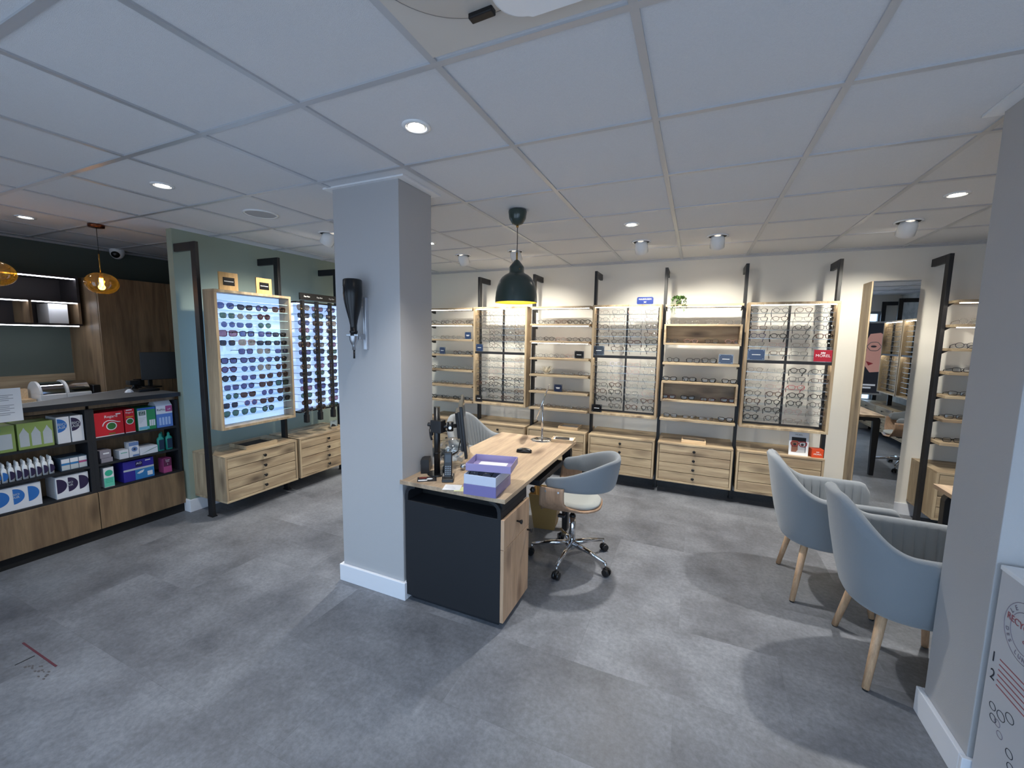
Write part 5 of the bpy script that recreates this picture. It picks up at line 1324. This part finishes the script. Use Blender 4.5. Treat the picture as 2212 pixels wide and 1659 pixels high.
arc_text('LE COIN', .0775, -1.0, .9, MG, .022); arc_text('DES LUNETTES', -.083, 1.2, -1.2, MG, .020) if False else None
for k, c in enumerate('DES LUNETTES'):
    if c == ' ': continue
    a = -1.25+2.5*k/11
    q = text(c, .019, MG, t, (bx0-.0012, cy-.0785*math.sin(a), cz-.0785*math.cos(a)), world=True)
    q.rotation_euler = (Matrix.Rotation(-PI/2, 4, 'Z')@Matrix.Rotation(PI/2, 4, 'X')@Matrix.Rotation(a, 4, 'Z')).to_euler()
text('RECYCLAGE', .030, MR, t, (bx0-.0013, cy, cz+.018), FL, world=True)
text('\u267b' if False else 'o', .02, MR, t, (bx0-.0012, cy, cz-.022), FL, world=True)
text('1', .05, MI, t, (bx0-.0012, 1.833, .535), FL, world=True); text('2', .05, MI, t, (bx0-.0012, 1.826, .475), FL, world=True)
for k in range(6): obj('printed_line', MB().box(bx0-.0006, bx0-.0001, 1.60+.02*(k % 3), 1.805, .545-.018*k, .549-.018*k), MR, t, world=True)
for (y, z, s, rt) in ((1.745, .39, 1.1, -.6), (1.80, .36, .9, 1.3), (1.765, .33, .8, 1.0), (1.70, .28, .95, 1.2)):
    for q in (-1, 1):
        obj('printed_lens', MB().tube([(bx0-.0004, y+q*.02*s*math.cos(rt)+.017*s*math.cos(2*PI*k/14), z+q*.02*s*math.sin(rt)+.013*s*math.sin(2*PI*k/14)) for k in range(14)], .0012, 4, closed=True), MI if s > .85 else MG, t, world=True)

# ------------------------------------------------------------------ right wall displays (seen in the tall mirror)
R270 = -PI/2
RY = [-.22, .45, 1.17, 1.89]
for k, y in enumerate(RY): pole('black pole on the marble wall, %s from the shop window' % ORD[k], (XR, y, 0), R270)
for k, n in ((1, 'nearer the shop window'), (2, 'farther from the shop window')):
    n2 = ['', 'nearer', 'farther'][k]
    yc = (RY[k]+RY[k+1])/2
    display_frame('oak display frame on the marble wall, '+n, (XR, yc, 0), R270, back=True)
    for r, z in enumerate(FROWS):
        for c in range(3):
            x = [-.22, .0, .2][c]
            glasses('silver wire glasses, %s in row %s, %s marble wall frame' % (SL[c], ORD[r], n2), 'glasses on the marble wall', (XR-.43, yc-x, z+.003), R270, 'panto', 'silver', None, 'thin', -.2, parts=False)
for k in range(3): drawer_unit('oak drawer cabinet along the marble wall, %s from the window' % ORD[k], (XR, (RY[k]+RY[k+1])/2, 0), R270)
t = thing('window_poster', 'framed poster of two faces with glasses, before the shop window', 'poster', (2.74, -.06, .65), PI)
obj('poster_frame', MB().box(-.30, .30, 0, .03, 0, .03).box(-.30, .30, 0, .03, 1.27, 1.30).box(-.30, -.27, 0, .03, .0301, 1.2699).box(.27, .30, 0, .03, .0301, 1.2699), WHITE, t)
pp = MB().box(-.27, .27, .010, .02, .0301, 1.2699, 0)
pp.prism([(.0, .12), (.27, .10), (.27, .30), (.10, .26)], 'y', .0062, .0098, 2).box(-.20, .08, .0055, .0061, .16, .19, 2).box(-.14, .02, .0055, .0061, .11, .14, 2)
pp.prism([(-.27, .42), (-.10, .40), (-.02, .52), (0, .72), (-.03, .80), (-.01, .95), (-.06, 1.08), (-.20, 1.10), (-.27, 1.05)], 'y', .006, .0099, 1)
pp.prism([(.0, .46), (.10, .30), (.22, .36), (.27, .50), (.27, 1.16), (.12, 1.15), (.02, 1.02), (.03, .82), (.0, .76)], 'y', .006, .0099, 2)
pp.prism([(-.14, .56), (-.03, .60), (-.07, .52)], 'y', .004, .0059, 3).prism([(.05, .52), (.17, .56), (.12, .47)], 'y', .004, .0059, 0).disc((.14, .0045, .86), .03, nrm='y', m=0, rx=1.4, ry=.6).disc((-.12, .0045, .86), .03, nrm='y', m=0, rx=1.4, ry=.6)
obj('poster_print', pp, [mat('backlit_dark', '#26262c', .5, emit='#2a2d36', estr=.5), mat('backlit_skin', '#c89a90', .5, emit='#c8948a', estr=.5), mat('backlit_grey', '#c4c6ca', .5, emit='#c4c8d0', estr=.6), mat('backlit_red', '#8a3038', .5, emit='#8a3038', estr=.4)], t)
gq = MB()
for s in (-1, 1): gq.tube([(s*.125+x*3.9, .0, .86+y*3.9) for x, y in lens_outline('hex')], .006, 6, closed=True)
gq.tube([(-.035, 0, .88), (.035, 0, .88)], .005, 6)
obj('printed_glasses', gq, PGREY, t)
text('OPTIC', .07, PGREY, t, (0, .004, .20), FY) if False else None

# ------------------------------------------------------------------ light
def area(name, loc, d, sx, sy, e, col, portal=False):
    l = bpy.data.lights.new(name, 'AREA'); l.shape = 'RECTANGLE'; l.size = sx; l.size_y = sy; l.energy = e; l.color = col
    if portal: l.cycles.is_portal = True
    o = bpy.data.objects.new(name, l); COL.objects.link(o); o.location = loc; aim(o, d); return o
for k, (a, b, z0) in enumerate(((-4.4, -3.35, .25), (-2.5, -1.1, .25), (-.78, 1.35, .02), (1.6, 3.0, .5))):
    area('window_portal', ((a+b)/2, YF-.13, (z0+2.14)/2), (0, 1, 0), b-a, 2.14-z0, 1, (1, 1, 1), True)
w = bpy.data.worlds.new('sky'); scene.world = w; w.use_nodes = True
nt = w.node_tree; bg = nt.nodes['Background']
tc = nt.nodes.new('ShaderNodeTexCoord'); sp = nt.nodes.new('ShaderNodeSeparateXYZ'); rp = nt.nodes.new('ShaderNodeValToRGB')
mrr = nt.nodes.new('ShaderNodeMapRange'); mrr.inputs['From Min'].default_value = -1; nt.links.new(tc.outputs['Generated'], sp.inputs[0]); nt.links.new(sp.outputs['Z'], mrr.inputs['Value']); nt.links.new(mrr.outputs[0], rp.inputs[0])
rp.color_ramp.elements[0].position = .46; rp.color_ramp.elements[0].color = (.36, .44, .58, 1); rp.color_ramp.elements[1].position = .54; rp.color_ramp.elements[1].color = (.54, .73, 1.0, 1)
nt.links.new(rp.outputs[0], bg.inputs['Color']); bg.inputs['Strength'].default_value = WORLD_STR
dp = light('dome_pendant_bulb', 'POINT', (-1.15, 2.65, 1.845), 2.0, (1, .88, .6), shadow_soft_size=.03)
for y in (1.78, 1.215):
    light('globe_pendant_bulb', 'POINT', (-4.43, y, 1.945), 14.0, (1, .74, .42), shadow_soft_size=.004)

# ------------------------------------------------------------------ camera
f_px, yaw, pitch, roll = 896.346, -0.416378, 0.112107, -0.015283
fw = Vector((math.sin(yaw)*math.cos(pitch), math.cos(yaw)*math.cos(pitch), -math.sin(pitch)))
rt = Vector((math.cos(yaw), -math.sin(yaw), 0)); dn = fw.cross(rt)
R = math.cos(roll)*rt+math.sin(roll)*dn; D = -math.sin(roll)*rt+math.cos(roll)*dn
cam = bpy.data.cameras.new('camera'); co = bpy.data.objects.new('camera', cam); COL.objects.link(co)
cam.sensor_fit = 'HORIZONTAL'; cam.sensor_width = 36; cam.lens = 36*f_px/2212; cam.clip_start = .02; cam.clip_end = 60
co.matrix_world = Matrix(((R.x, -D.x, -fw.x, 0), (R.y, -D.y, -fw.y, 0), (R.z, -D.z, -fw.z, 1.575), (0, 0, 0, 1)))
scene.camera = co
vs = scene.view_settings; vs.view_transform = 'Standard'; vs.look = 'None'; vs.gamma = 1; vs.exposure = EXPO
try: vs.use_curve_mapping = False
except Exception: pass
